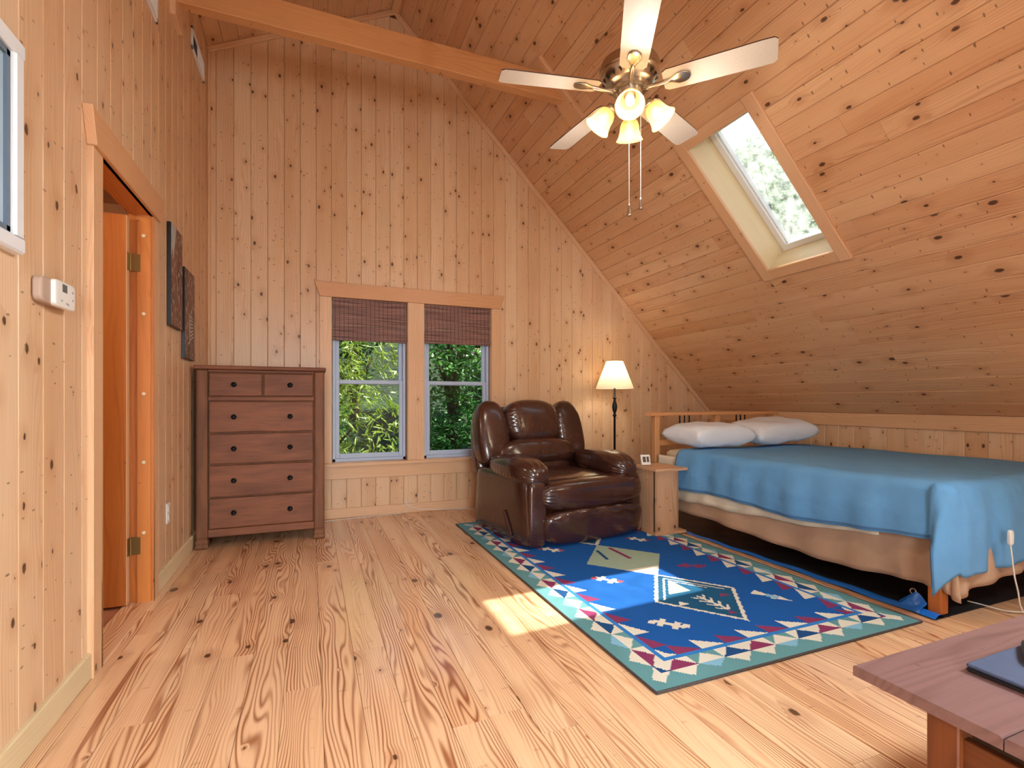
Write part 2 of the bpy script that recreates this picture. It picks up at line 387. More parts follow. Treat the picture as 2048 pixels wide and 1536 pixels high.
MBs.prism([(XL - .4, ZLT - .2 + .03), (XR, ZR + .03), (XR, ZR + .3), (XL - .4, ZLT + .1)], YB - .15, ov)
MBs.obj('roof_body', M_back, ceiling, fix=True)
nR = Vector((-SQ, 0, -SQ)); upR = Vector((-SQ, 0, SQ))
SMAX = (XK - XR) / SQ
s = 0.0; row = 0
while s < SMAX - .01:
    s1 = min(s + BW, SMAX); xm = s2x((s + s1) / 2); zm = SUM - xm
    xlo, xhi = s2x(s1), s2x(s)
    js = [YB]; y = YB + R.uniform(.6, 2.6)
    while y < YF - .5: js.append(y); y += R.uniform(1.6, 3.4)
    js.append(YF)
    segs = list(zip(js, js[1:]))
    if xhi > SK_X0 + .005 and xlo < SK_X1 - .005:      # cut for the skylights
        new = []
        for a, b_ in segs:
            parts = [(a, b_)]
            for c0, c1 in ((SK_Y0 - .0165, SK_Y1 + .0165), (SKN_Y0 - .0165, SKN_Y1 + .0165)):
                nx = []
                for p0, p1 in parts:
                    if p1 <= c0 or p0 >= c1: nx.append((p0, p1)); continue
                    if p0 < c0: nx.append((p0, c0))
                    if p1 > c1: nx.append((c1, p1))
                parts = nx
            new += parts
        segs = [q for q in new if q[1] - q[0] > .02]
    for a, b_ in segs:
        plank(ceiling, 'ceiling_board', (xm, a, zm), ey, upR, nR, b_ - a - .0008, s1 - s - .0012, .02, M_ceil)
    s += BW
upL = Vector((1, 0, .498)).normalized(); nL = Vector((.498, 0, -1)).normalized()
SL = (XR - XL) / upL.x; s = 0.0
while s < SL - .01:
    s1 = min(s + BW, SL); p = Vector((XL, 0, ZLT)) + upL * ((s + s1) / 2)
    yj = R.uniform(-.5, 3.5)
    for a, b_ in ((YB, yj), (yj, YF)):
        plank(ceiling, 'ceiling_board', (p.x, a, p.z), ey, -upL, nL, b_ - a - .0008, s1 - s - .0012, .02, M_ceil)
    s += BW
# ---- trims along the gable, the ridge and the wall tops
t1 = structure('trim_1', 'pine strip where the far wall meets the ceiling slopes', 'trim')
plank(t1, 'trim_strip', (XK - .02, YF - .022, ZK + .02 - .03), (-1, 0, 1), (-1, 0, -1), -ey, (XK - .02 - XR) / SQ, .045, .022, M_trim, ch=.006)
plank(t1, 'trim_strip', (XL, YF - .022, ZLT - .025), upL, Vector((-.498, 0, 1)), -ey, SL, .045, .022, M_trim, ch=.006)
t2 = structure('trim_2', 'pine strip along the ridge between the ceiling slopes', 'trim')
plank(t2, 'ridge_strip', (XR, YB, ZR - .05), ey, ex, -ez, YF - YB - .03, .075, .05, M_trim, ch=.01)
t3 = structure('trim_3', 'pine strip in the corner of left and far walls', 'trim')
plank(t3, 'corner_strip', (XL + .011, YF - .022, .1), ez, -ex, -ey, ZLT - .13, .022, .022, M_trim, ch=.005)
for nm, lb, args in (('baseboard_left', 'pale pine baseboard along the left wall', ((XL + .014, YB, .05), ey, ez, ex, DY0 - .094 - YB)),
                     ('baseboard_left', 'pale pine baseboard between the doorway and the dresser', ((XL + .014, DY1 + .09, .05), ey, ez, ex, YF - DY1 - .09)),
                     ('baseboard_far', 'pine baseboard below the two windows', ((XL + .015, YF - .014, .045), ex, ez, -ey, XK - XL - .015)),
                     ('baseboard_right', 'pine baseboard along the knee wall', ((XK - .014, YB, .045), ey, ez, -ex, YF - YB - .02))):
    st = structure(nm, lb, 'baseboard')
    org, dl, dw, nr, L = args
    wdt = .1 if 'left' in nm else .09
    dw = nr.cross(dl)
    plank(st, 'baseboard_board', (org[0], org[1], wdt / 2), dl, dw, nr, L, wdt, .014, M_pale if 'left' in nm else M_trim, ch=.005)
# ---- window casing, sill and apron
t4 = structure('trim_4', 'pine casing, sill and apron framing the paired windows', 'window casing')
yc = YF - .022
def casing(x0, x1, z0, z1, name='side_casing', th=.022):
    plank(t4, name, ((x0 + x1) / 2, YF - th, z0), ez, -ex, -ey, z1 - z0, x1 - x0, th, M_trim, ch=.003)
casing(.075, WX0, .5, 2.0); casing(WXM0, WXM1, .5, 2.0, 'mullion_casing'); casing(WX1, 1.795, .5, 2.0)
MB().prism([(.078, 2.0), (1.792, 2.0), (1.84, 2.132), (.03, 2.132)], YF - .034, YF).obj('header_casing', pine('pine_header', lin(216, 166, 122), lin(206, 152, 106), lin(184, 122, 76), ringk=.3, kr=.012, kd=(1.6, 6), kmin=.45, axis='x'), t4, bevel=.003)
plank(t4, 'sill', (.05, YF + .0, .505), ex, ey, ez, 1.78, .13, .028, M_trim, ch=.006)
plank(t4, 'apron', (.085, YF - .02, .415), ex, ez, -ey, 1.70, .12, .02, M_trim)
# jamb linings inside the openings
for a in (WX0, WXM0, WXM1, WX1):
    sgn = 1 if a in (WX0, WXM1) else -1
    plank(t4, 'jamb_lining', (a + sgn * .004, YF + .06, .505), ez, ey * sgn, ex * sgn, WZ1 - .505, .13, .012, M_trim, ch=.002)
def window(n, x0, x1, label):
    wdw = structure('window_%d' % n, label, 'window')
    yo = YF + .045
    b = MB(); fw = .026
    z0, z1 = WZ0, WZ1
    b.box(x0, x0 + fw, yo, yo + .085, z0, z1); b.box(x1 - fw, x1, yo, yo + .085, z0, z1); b.box(x0, x1, yo, yo + .085, z0, z0 + .03); b.box(x0, x1, yo, yo + .085, z1 - .03, z1)
    b.obj('window_frame', M_vinyl, wdw, bevel=.003)
    zm = 1.24
    for nm, a, c, yy in (('lower_sash', z0 + .03, zm + .02, yo + .012), ('upper_sash', zm - .02, z1 - .03, yo + .045)):
        sb = MB(); r = .034; u0, u1 = x0 + fw, x1 - fw
        sb.box(u0, u0 + r, yy, yy + .03, a, c); sb.box(u1 - r, u1, yy, yy + .03, a, c); sb.box(u0 + r, u1 - r, yy, yy + .03, a, a + .042); sb.box(u0 + r, u1 - r, yy, yy + .03, c - .036, c)
        s_ = sb.obj(nm, M_vinyl, wdw, bevel=.003)
        MB().box(u0 + r - .004, u1 - r + .004, yy + .012, yy + .017, a + .038, c - .032).obj('pane', M_glass, s_)
window(1, WX0 + .01, WXM0 - .01, 'grey-blue framed double-hung window nearer the dresser')
window(2, WXM1 + .01, WX1 - .01, 'grey-blue framed double-hung window behind the recliner')
# ---- skylights
def slope_pt(x, y, d=0.0): return Vector((x, y, SUM - x)) - nR * d
def skylight(n, y0, y1, label):
    sk = structure('window_%d' % n, label, 'skylight')
    D = SK_D; L = (SK_X1 - SK_X0) / SQ
    out = -nR
    # shaft lining: four pale boards, faces into the shaft
    plank(sk, 'shaft_lining', slope_pt(SK_X1, y1 + .0, D / 2), upR, out, -ey, L, D, .015, M_pale, ch=.001)
    plank(sk, 'shaft_lining', slope_pt(SK_X1, y0 - .0, D / 2), upR, nR, ey, L, D, .015, M_pale, ch=.001)
    plank(sk, 'shaft_lining', slope_pt(SK_X1, y0, D / 2), ey, out, upR, y1 - y0, D, .015, M_pale, ch=.001)
    plank(sk, 'shaft_lining', slope_pt(SK_X0, y0, D / 2), ey, nR, -upR, y1 - y0, D, .015, M_pale, ch=.001)
    # white sash and glass at the top of the shaft
    b = MB(); fr = .05
    Mx = Matrix(((0, upR.x, out.x, 0), (1, upR.y, out.y, 0), (0, upR.z, out.z, 0), (0, 0, 0, 1)))
    Mx.translation = slope_pt(SK_X1, y0, D)
    W_ = y1 - y0
    for a in ((0, fr, 0, L), (W_ - fr, W_, 0, L), (fr, W_ - fr, 0, fr), (fr, W_ - fr, L - fr, L)): b.box(a[0], a[1], a[2], a[3], -.03, .04, Mx)
    for a in ((fr, fr + .012, fr, L - fr), (W_ - fr - .012, W_ - fr, fr, L - fr)): b.box(a[0], a[1], a[2], a[3], -.012, .03, Mx)
    b.obj('sash', M_whitem, sk, bevel=.003, fix=True)
    MB().box(fr - .003, W_ - fr + .003, fr - .003, L - fr + .003, .018, .024, Mx).obj('pane', M_skyglass, sk, fix=True)
    cw = .088
    plank(sk, 'casing_board', slope_pt(SK_X1 + .088 * SQ, y1 + cw / 2, -.02), upR, -ey, nR, L + 2 * cw, cw, .02, M_trim)
    plank(sk, 'casing_board', slope_pt(SK_X1 + .088 * SQ, y0 - cw / 2, -.02), upR, -ey, nR, L + 2 * cw, cw, .02, M_trim)
    plank(sk, 'casing_board', slope_pt(SK_X1 + .044 * SQ, y0, -.02), ey, upR, nR, W_, cw, .02, M_trim)
    plank(sk, 'casing_board', slope_pt(SK_X0 - .044 * SQ, y0, -.02), ey, upR, nR, W_, cw, .02, M_trim)
skylight(3, SK_Y0, SK_Y1, 'deep skylight with pale shaft and white sash in the slope')
skylight(4, SKN_Y0, SKN_Y1, 'added unseen skylight further along the slope, letting in fill light')  # added out of view as an inlet for fill light
# frame and pane of the added, unseen back opening
wb = structure('window_5', 'added unseen glazed panel letting fill light through the back wall', 'window')
b = MB()
for a in ((HX0, HX0 + .06, HZ0, HZ1), (HX1 - .06, HX1, HZ0, HZ1), (HX0, HX1, HZ0, HZ0 + .06), (HX0, HX1, HZ1 - .06, HZ1), (HX0, HX1, 1.0, 1.06)): b.box(a[0], a[1], YB - .1, YB - .04, a[2], a[3])
b.obj('window_frame', M_vinyl, wb, bevel=.004)
MB().box(HX0 + .05, HX1 - .05, YB - .075, YB - .07, HZ0 + .05, HZ1 - .05).obj('pane', M_glass, wb)
# ---- tie beam
beam = structure('tie_beam', 'pale pine tie beam crossing from left wall to slope', 'beam')
BY0, BY1, BZ0, BZ1 = 3.62, 3.70, 3.53, 3.715
MB().prism([(XL, BZ0), (SUM - BZ0 - .035, BZ0), (SUM - BZ1 - .035, BZ1), (XL, BZ1)], BY0, BY1).obj('beam_timber', M_beam, beam, bevel=.004, fix=True)
plank(beam, 'mounting_plate', slope_pt(SUM - BZ0 + .16, 3.66, -.03), upR, -ey, nR, .62, .19, .03, M_trim, ch=.004)
plank(beam, 'mounting_plate', (XL + .03, 3.66, BZ0 - .12), ez, ey, ex, .42, .19, .03, M_trim, ch=.004)
hk = [(.905 + .012 * math.cos(a), 3.66, BZ0 - .022 + .012 * math.sin(a)) for a in np.linspace(-1.2, 4.2, 14)]
MB().tube(hk, .0022, 6).tube([(.905, 3.66, BZ0 + .01), (.905, 3.66, BZ0 - .011)], .0025, 6).obj('screw_eye', M_brass, beam, smooth=True)
# ---- doorway to the next room
dr = structure('door_1', 'doorway with pine casing and an orange pine door standing open', 'door')
cx_ = XL + .02
plank(dr, 'side_casing', (cx_, DY0 - .05, 0), ez, ey, ex, DZ, .094, .02, M_trim, ch=.003)
plank(dr, 'side_casing', (cx_, DY1 + .045, 0), ez, ey, ex, DZ, .088, .02, M_trim, ch=.003)
hc = MB(); hc.prism([(DY0 - .105, DZ), (DY1 + .10, DZ), (DY1 + .15, DZ + .135), (DY0 - .15, DZ + .135)], XL, XL + .034, plane='yz')
hc.obj('head_casing', pine('pine_header_y', lin(216, 166, 122), lin(206, 152, 106), lin(184, 122, 76), ringk=.3, kr=.012, kd=(1.6, 6), kmin=.45, axis='y'), dr, bevel=.003, fix=True)
plank(dr, 'jamb', (XL - .036, DY0, 0), ez, -ex, ey, DZ, .112, .018, M_jamb, ch=.002)
plank(dr, 'jamb', (XL - .036, DY1, 0), ez, ex, -ey, DZ, .112, .018, M_jamb, ch=.002)
plank(dr, 'jamb', (XL - .036, DY0, DZ), ey, ex, -ez, DY1 - DY0, .112, .018, M_jamb, ch=.002)
plank(dr, 'door_stop', (XL - .022, DY1 - .0, 0), ez, ex, -ey, DZ, .06, .012, M_jamb, ch=.002).location.y -= .012
plank(dr, 'threshold', (XL - .046, DY0, .006), ey, -ex, ez, DY1 - DY0, .13, .02, M_floor, ch=.006)
for zz in (.37, .74, 1.10, 1.52, 1.93):
    MB().lathe([(.0095, 0), (.0095, .003), (.006, .0045)], 12, Matrix.Translation((XL - .022, DY1 - .012, zz)) @ Matrix.Rotation(PI / 2, 4, 'X')).obj('wood_plug', M_pale, dr, smooth=True)
leaf = thing('door_leaf'); leaf.parent = dr
LX1, LY0, LY1 = XL - .086, DY1 - .046, DY1 - .008
lf = MB(); lf.box(LX1 - .70, LX1, LY0 + .006, LY1 - .006, .012, 2.02)
body = lf.obj('door_panel', M_jamb, leaf)
lw = [LX1 - .70, LX1 - .585, LX1 - .385, LX1 - .315, LX1 - .115, LX1]
for a, c in ((lw[0], lw[1]), (lw[2], lw[3]), (lw[4], lw[5])):
    plank(leaf, 'stile', ((a + c) / 2, LY0, .012), ez, -ex, -ey, 2.008, c - a, .008, M_jamb, ch=.003)
for z0_, z1_ in ((.012, .2), (.92, 1.06), (1.9, 2.02)):
    for a, c in ((lw[1], lw[2]), (lw[3], lw[4])):
        plank(leaf, 'rail', (a, LY0, (z0_ + z1_) / 2), ex, ez, -ey, c - a, z1_ - z0_, .008, M_jamb, ch=.003)
plank(leaf, 'hinge_edge', (LX1 + .001, (LY0 + LY1) / 2, .012), ez, ey, ex, 2.008, LY1 - LY0, .004, M_trim, ch=.001)
for zz in (1.74, .26):
    h = MB(); h.box(LX1 + .0015, LX1 + .0035, LY0 + .003, LY1 - .002, zz, zz + .09); h.box(XL - .075, XL - .036, DY1 - .0145, DY1 - .0125, zz, zz + .09)
    h.tube([(LX1 + .006, LY1 - .002, zz), (LX1 + .006, LY1 - .002, zz + .09)], .006, 8)
    h.obj('hinge', M_brass, dr)
# adjoining room
adj = structure('wall_adjoining', 'pine walls of the dim room beyond the doorway', 'wall')
AX0, AX1, AY0, AY1, AZ = -2.7, XL - .093, 1.7, 4.3, 2.45
b = MB(); b.box(AX0 - .1, AX0, AY0, AY1, -.2, AZ); b.box(AX0, AX1, AY0 - .1, AY0, -.2, AZ); b.box(AX0, AX1, AY1, AY1 + .1, -.2, AZ)
b.obj('wall_panel', pine('adjoining_pine', lin(200, 138, 84), lin(186, 120, 68), lin(150, 90, 46), ringk=.4, kr=.014, kd=(3, 7), axis='z'), adj)
st = structure('ceiling_adjoining', 'ceiling of the room beyond the doorway', 'ceiling')
MB().box(AX0, AX1, AY0, AY1, AZ, AZ + .1).obj('ceiling_panel', M_ceil, st)
st = structure('floor_adjoining', 'reddish floor of the room beyond the doorway', 'floor')
yy = AY0
while yy < AY1:
    plank(st, 'floor_tile', (AX0, min(yy + .15, AY1), -.004), ex, ey, ez, AX1 - AX0, .296, .02, plain('reddish_floor', lin(176, 118, 88), .5, var=.3, vscale=6) if yy == AY0 else bpy.data.materials['reddish_floor'], ch=.003)
    yy += .3

hl = thing('added_dome_light', 'added unseen dome light brightening the room beyond the doorway', 'added light', (-1.75, 2.6, AZ - .1))  # lamp added to brighten the open door and the room beyond
MB().lathe([(.13, .1), (.13, .085), (.12, .08)], 28).obj('light_base', M_whitem, hl, smooth=True)
ed = NT('frosted_dome'); ed.base((1, .95, .88, 1), .4); ed.p.inputs['Emission Color'].default_value = (1, .86, .66, 1); ed.p.inputs['Emission Strength'].default_value = 5
MB().lathe([(.12, .08), (.115, .05), (.09, .022), (.05, .006), (0, .0)], 28, cap=False).obj('dome', ed.m, hl, smooth=True)
pl = bpy.data.lights.new('hall_fill', 'POINT'); pl.energy = 14; pl.color = (1, .88, .72); pl.shadow_soft_size = .1
po = bpy.data.objects.new('hall_fill', pl); col.objects.link(po); po.parent = hl; po.location = (0, 0, -.12)
# ================================================================ FURNITURE AND FITTINGS
# ---- dresser
def worn(name, a, b_, axis):
    t = NT(name); tc = t.n('ShaderNodeTexCoord').outputs['Object']; oi = t.n('ShaderNodeObjectInfo').outputs['Random']
    sc = (2.0, 14, 14) if axis == 'x' else (14, 14, 2.0)
    v = t.vec('MULTIPLY', t.vec('ADD', tc, t.comb(t.math('MULTIPLY', oi, 13), oi, oi)), sc)
    n = t.noise(v, 1.0, 4, .6); f = t.noise(t.vec('MULTIPLY', tc, (sc[0] * 3, 120, sc[2] * (9 if axis == 'x' else 3))), 1.0, 2)
    c = t.mix(t.ramp(n, .3, .75), a, b_); c = t.mix(t.math('MULTIPLY', t.ramp(f, .4, .8), .3), c, lin(70, 38, 24))
    t.base(c, .55, 0, 0, .3); return t.m
M_dres = worn('brown_red_dresser_wood', lin(136, 84, 56), lin(102, 60, 38), 'x')
M_dresv = worn('brown_dresser_post_wood', lin(128, 82, 52), lin(98, 60, 38), 'z')
DW, DH, DD = .857, 1.32, .56
dresser = thing('chest_of_drawers', 'brown wooden chest of drawers with dark knobs beside the windows', 'dresser', (-.757 + DW / 2, 4.12, 0))
hw = DW / 2
b = MB(); b.box(-hw + .015, hw - .015, .03, DD, .08, DH - .028); b.obj('carcass', M_dresv, dresser, bevel=.003)
MB().box(-hw - .012, hw + .012, -.022, DD + .005, DH - .028, DH).obj('top', M_dres, dresser, bevel=.009, seg=3)
for sx in (-1, 1):
    px0, px1 = (-hw, -hw + .075) if sx < 0 else (hw - .075, hw)
    MB().box(px0, px1, 0, .05, .075, DH - .028).obj('corner_post', M_dresv, dresser, bevel=.012, seg=2)
    for yy in (.0, DD - .075):
        m_ = Matrix.Translation(((px0 + px1) / 2, yy + .0375, 0))
        ft = MB()
        prof = [(.036, 0), (.044, .012), (.044, .026), (.037, .033), (.041, .045), (.041, .06), (.034, .068), (.04, .08)]
        q = [(r * math.cos(PI / 4 + k * PI / 2) * 1.38, r * math.sin(PI / 4 + k * PI / 2) * 1.38, z) for r, z in prof for k in range(4)]
        fs = [(i * 4 + k, i * 4 + (k + 1) % 4, i * 4 + 4 + (k + 1) % 4, i * 4 + 4 + k) for i in range(len(prof) - 1) for k in range(4)] + [(3, 2, 1, 0), tuple(len(q) - 4 + k for k in range(4))]
        ft.add(q, fs, m_); ft.obj('foot', M_dresv, dresser, bevel=.003)
ix0, ix1 = -hw + .077, hw - .077
for z0_, z1_ in ((1.272, DH - .028), (1.065, 1.095), (.08, .137)): MB().box(ix0 - .004, ix1 + .004, .01, .04, z0_, z1_).obj('front_rail', M_dres, dresser, bevel=.004)
def knob(x, z, par):
    m_ = Matrix.Translation((x, 0, z)) @ Matrix.Rotation(PI / 2, 4, 'X')
    MB().lathe([(.019, -.002), (.019, .003), (.013, .006), (.008, .008), (.007, .018), (.014, .022), (.015, .028), (.010, .034), (.0, .036)], 16, m_).obj('knob', M_dark, par, smooth=True)
rows = [(.137, .362), (.366, .6), (.604, .828), (.832, 1.063)]
def drawer(x0, x1, z0, z1, kx):
    d = thing('drawer'); d.parent = dresser; d.location = (0, .004, 0)
    MB().box(x0 + .003, x1 - .003, 0, .03, z0 + .003, z1 - .003).obj('drawer_front', M_dres, d, bevel=.008, seg=2)
    for k in kx: knob(k, (z0 + z1) / 2, d)
for z0_, z1_ in rows: drawer(ix0, ix1, z0_, z1_, (-.19, .185))
drawer(ix0, -.002, 1.097, 1.27, (-.19,)); drawer(.002, ix1, 1.097, 1.27, (.185,))
# ---- woven blinds
def blind(x0, x1, label, grp, drop):
    t = thing('woven_blind', label, 'blind', ((x0 + x1) / 2, YF + .02, WZ1), group=grp)
    hw_ = (x1 - x0) / 2 - .006
    t0 = NT('bamboo_weave') if 'bamboo_weave' not in bpy.data.materials else None
    if t0:
        tc = t0.n('ShaderNodeTexCoord').outputs['Object']
        v = t0.vec('MULTIPLY', tc, (2.5, 1, 190)); n = t0.noise(v, 1.0, 3, .7)
        c = t0.mix(t0.ramp(n, .3, .72), lin(70, 38, 38), lin(176, 128, 112)); t0.base(c, .6)
    bm_ = bpy.data.materials['bamboo_weave']
    s_ = MB(); z = 0.0; i = 0
    H_ = drop; nrow = int(H_ / .0075)
    for i in range(nrow):
        zc = -H_ * (i + .5) / nrow
        fold = .012 * abs(math.sin(PI * max(0, (i - nrow * .45)) / (nrow * .55) * 2.5)) if i > nrow * .45 else 0
        s_.box(-hw_, hw_, -.012 - fold - .003, -.012 - fold + .002, zc - .0034, zc + .0034)
    o = s_.obj('reed_slats', bm_, t); o['kind'] = 'stuff'
    # folded stack behind the lowest part
    s2 = MB()
    for k in range(3): s2.box(-hw_, hw_, -.004 + .006 * k, -.001 + .006 * k, -H_ + .015 * k, -H_ + .11)
    s2.obj('folded_stack', bm_, t)
    MB().box(-hw_, hw_, -.010, .02, -.03, 0).obj('headrail', bm_, t)
    c_ = MB(); nc = 17
    for k in range(nc):
        xx = -hw_ + .02 + (2 * hw_ - .04) * k / (nc - 1)
        pts = []
        for i in range(0, nrow, 2):
            fold = .012 * abs(math.sin(PI * max(0, (i - nrow * .45)) / (nrow * .55) * 2.5)) if i > nrow * .45 else 0
            pts.append((xx, -.0165 - fold, -H_ * (i + .5) / nrow))
        c_.tube(pts, .002, 4)
    o = c_.obj('stitch_cords', plain('dark_cord', lin(34, 24, 30), .8), t); o['kind'] = 'stuff'
    cord = [(hw_ - .005, -.03, -drop + .04), (hw_ + .01, -.034, -drop + .01), (hw_ + .03, -.036, -drop + .0), (hw_ + .032, -.036, -drop + .03), (hw_ + .015, -.034, -drop + .045), (hw_ + .002, -.03, -drop + .03)]
    MB().tube(cord, .0012, 5).obj('pull_cord', bpy.data.materials['dark_cord'], t)
blind(WX0 + .004, WXM0 - .004, 'brown woven bamboo blind half-raised on the window nearer the dresser', 'bamboo blinds', .385)
blind(WXM1 + .004, WX1 - .004, 'brown woven bamboo blind half-raised on the window behind the recliner', 'bamboo blinds', .375)
# ---- recliner
tL = NT('brown_leather'); tc = tL.n('ShaderNodeTexCoord').outputs['Object']
n1 = tL.noise(tc, 5.0, 3, .6); n2 = tL.noise(tc, 38, 3, .6); n3 = tL.noise(tc, 300, 2)
cL = tL.mix(tL.ramp(n1, .3, .75), lin(54, 29, 23), lin(70, 38, 29))
tL.base(cL, tL.math('MULTIPLY_ADD', n1, .08, .22), 0, .45, .6)
tL.bump(tL.math('ADD', n1, tL.math('MULTIPLY', n2, .3)), .3, .006)
M_lea = tL.m
rec = thing('recliner', 'dark brown leather recliner with pillow arms facing into the room', 'armchair', (1.88, 3.73, 0), math.radians(8)); rec.scale = (1.09, 1.05, 1.0)
def gather(amp, freq, axis_edge, axis_run, power=8):
    def g(q, p):
        e = abs(q[axis_edge]) ** power
        r = 1 + amp * e * math.sin(freq * q[axis_run]) * (1 if q[axis_edge] else 1)
        return Vector((p.x * (r if axis_run != 0 else 1), p.y * (r if axis_run != 1 else 1), p.z * (r if axis_run != 2 else 1)))
    return g
# local frame: +x right (seen from the front), -y front
for sx in (-1, 1):
    def side(q, p, sx=sx):
        x, y, z = p
        taper = 1.0
        y2 = y * (1.0 - .06 * (z / .24))
        return (x, y2, z)
    MB().superbox((sx * .425, -.03, .27), (.15, .80, .51), 9, 12, side).obj('side_panel', M_lea, rec, smooth=True)
    MB().superbox((sx * .415, -.40, .255), (.135, .12, .47), 6, 10).obj('front_post', M_lea, rec, smooth=True)
    def arm(q, p, sx=sx):
        x, y, z = p
        ty = q[1]
        droop = -.05 * max(0, -ty) ** 2 + .0
        w_ = 1.0 + .10 * max(0, -ty) - .18 * max(0, ty)
        g = 1 + .06 * math.sin(26 * math.atan2(q[2], q[0] + 1e-6)) * (abs(ty) ** 6) + .018 * math.sin(40 * ty) * max(0, -q[2]) ** .5 if q[2] < 0 else 1 + .07 * math.sin(14 * math.atan2(q[2], q[0] + 1e-6)) * (abs(ty) ** 5)
        return (x * w_ * g, y, z * w_ * g + droop)
    MB().superbox((sx * .395, -.12, .555), (.25, .66, .20), 2.8, 34, arm).obj('arm_cushion', M_lea, rec, smooth=True)
def seat(q, p):
    x, y, z = p
    f = max(0, -q[1])
    crown = .02 * (1 - q[0] ** 2) * (1 if q[2] > 0 else 0)
    wide = 1.0 + .0 * f
    g = 1 + .02 * math.sin(30 * (q[2] + q[1])) * abs(q[0]) ** 10
    return (x, y * g, z * g + crown - .035 * f ** 3)
MB().superbox((0, -.16, .40), (.60, .66, .19), 5, 16, seat).obj('seat_cushion', M_lea, rec, smooth=True)
def roll(q, p):
    x, y, z = p
    ang = math.atan2(q[2], q[1] + 1e-6)
    e = abs(q[0]) ** 9
    g = 1 + .08 * e * math.sin(22 * ang) - .0
    seam = 1 - .025 * math.exp(-((abs(q[0]) - .38) / .025) ** 2)
    return (x, y * g * seam, z * g * seam)
MB().superbox((.045, -.405, .375), (.89, .25, .235), 3.2, 34, roll).obj('seat_front_roll', M_lea, rec, smooth=True)
def foot(q, p):
    x, y, z = p
    seam = 1 - .05 * math.exp(-((abs(q[0]) - .38) / .025) ** 2)
    crease = .012 * math.sin(17 * q[0] + 3 * q[2]) * max(0, q[2]) ** 2 * (1 if q[1] < 0 else 0)
    return (x * (1 - .02 * (1 - q[2])), y * seam + crease - .02 * q[2], z)
MB().superbox((.045, -.435, .145), (.87, .18, .27), 3.6, 24, foot).obj('footrest_panel', M_lea, rec, smooth=True)
MB().box(-.40, .40, -.33, .34, .012, .20).obj('base', M_black, rec, bevel=.01)
# backrest, leaning back
TB = Matrix.Translation((0, .22, .43)) @ Matrix.Rotation(math.radians(-15), 4, 'X')
def shell(q, p):
    x, y, z = p
    return (x * (1 + .05 * q[2] * -1), y, z)
MB().superbox((0, .13, .30), (.97, .16, .66), 5, 14, shell, TB).obj('back_shell', M_lea, rec, smooth=True)
def wing(sx):
    def fn(q, p):
        x, y, z = p
        inner = max(0, -sx * q[0])
        g = 1 + .09 * math.sin(34 * q[2]) * inner ** 4
        topr = .03 * (1 - q[0] ** 2) * max(0, q[2]) ** 4
        return (x * (1 - .10 * max(0, q[2])), y * g, z + topr)
    return fn
for sx in (-1, 1):
    MB().superbox((sx * .365, .03, .36), (.28, .22, .54), 3.4, 32, wing(sx), TB).obj('wing_cushion', M_lea, rec, smooth=True)
def head(q, p):
    x, y, z = p
    e = abs(q[0]) ** 7
    g = 1 + .09 * e * math.sin(34 * q[2])
    seam = 1 - .03 * math.exp(-((abs(q[0]) - .6) / .03) ** 2)
    return (x * (1 + .06 * q[2]), y * g * seam, z + .02 * (1 - q[0] ** 2) * max(0, q[2]) ** 3)
MB().superbox((0, .0, .455), (.50, .24, .37), 3.2, 34, head, TB).obj('head_cushion', M_lea, rec, smooth=True)
def lumb(q, p):
    x, y, z = p
    seam = 1 - .04 * math.exp(-((abs(q[0]) - .45) / .025) ** 2) - .03 * math.exp(-(q[0] / .03) ** 2)
    cr = .008 * math.sin(42 * q[0] + 4 * q[2]) * max(0, q[2]) ** 2
    return (x * (1 - .05 * q[2]), y * seam, z + cr)
MB().superbox((0, -.015, .19), (.72, .25, .24), 3.0, 24, lumb, TB).obj('lumbar_cushion', M_lea, rec, smooth=True)
MB().superbox((0, .0, .04), (.60, .20, .18), 4, 12, None, TB).obj('lower_back_cushion', M_lea, rec, smooth=True)
lv = MB(); lv.superbox((-.508, -.19, .155), (.016, .034, .20), 5, 8, None)
o = lv.obj('recline_lever', plain('dark_brown_plastic', lin(64, 38, 28), .4), rec, smooth=True)
o.matrix_basis = Matrix.Translation((-.508, -.19, .155)) @ Matrix.Rotation(math.radians(-32), 4, 'X') @ Matrix.Translation((.508, .19, -.155))
# ---- side table
st_ = thing('side_table', 'narrow wooden side table between recliner and bed', 'side table', (2.64, 3.20, .0115))
plank(st_, 'table_top', (-.155, .13, .52), ex, -ey, ez, .31, .34, .02, M_tabley, ch=.002)
plank(st_, 'base_board', (-.15, .12, .02), ex, -ey, ez, .30, .30, .02, M_tabley, ch=.002)
plank(st_, 'front_panel', (-.02, -.005, .02), ez, ex, -ey, .48, .23, .02, M_tablew, ch=.002)
plank(st_, 'side_panel', (-.135, .115, .02), ez, ey, -ex, .48, .24, .02, M_tablew, ch=.002)
plank(st_, 'side_panel', (.095, .115, .02), ez, -ey, ex, .48, .24, .02, M_tablew, ch=.002)
clk = thing('desk_clock', 'small white two-window desk clock on the side table', 'clock', (2.575, 3.40, .532), math.radians(-6))
TK = Matrix.Translation((0, 0, .0025)) @ Matrix.Rotation(math.radians(-14), 4, 'X')
MB().box(-.042, .042, -.008, .008, 0, .085, TK).obj('clock_body', M_white, clk, bevel=.004, seg=2)
for x0, x1 in ((-.03, -.002), (.006, .028)): MB().box(x0, x1, -.0092, -.0076, .022, .068, TK).obj('display', plain('clock_display', lin(92, 84, 72), .2) if x0 < -.02 else bpy.data.materials['clock_display'], clk)
MB().prism([(.006, .004), (.045, .0), (.012, .06)], -.03, .03, plane='yz').obj('stand', M_white, clk, fix=True)
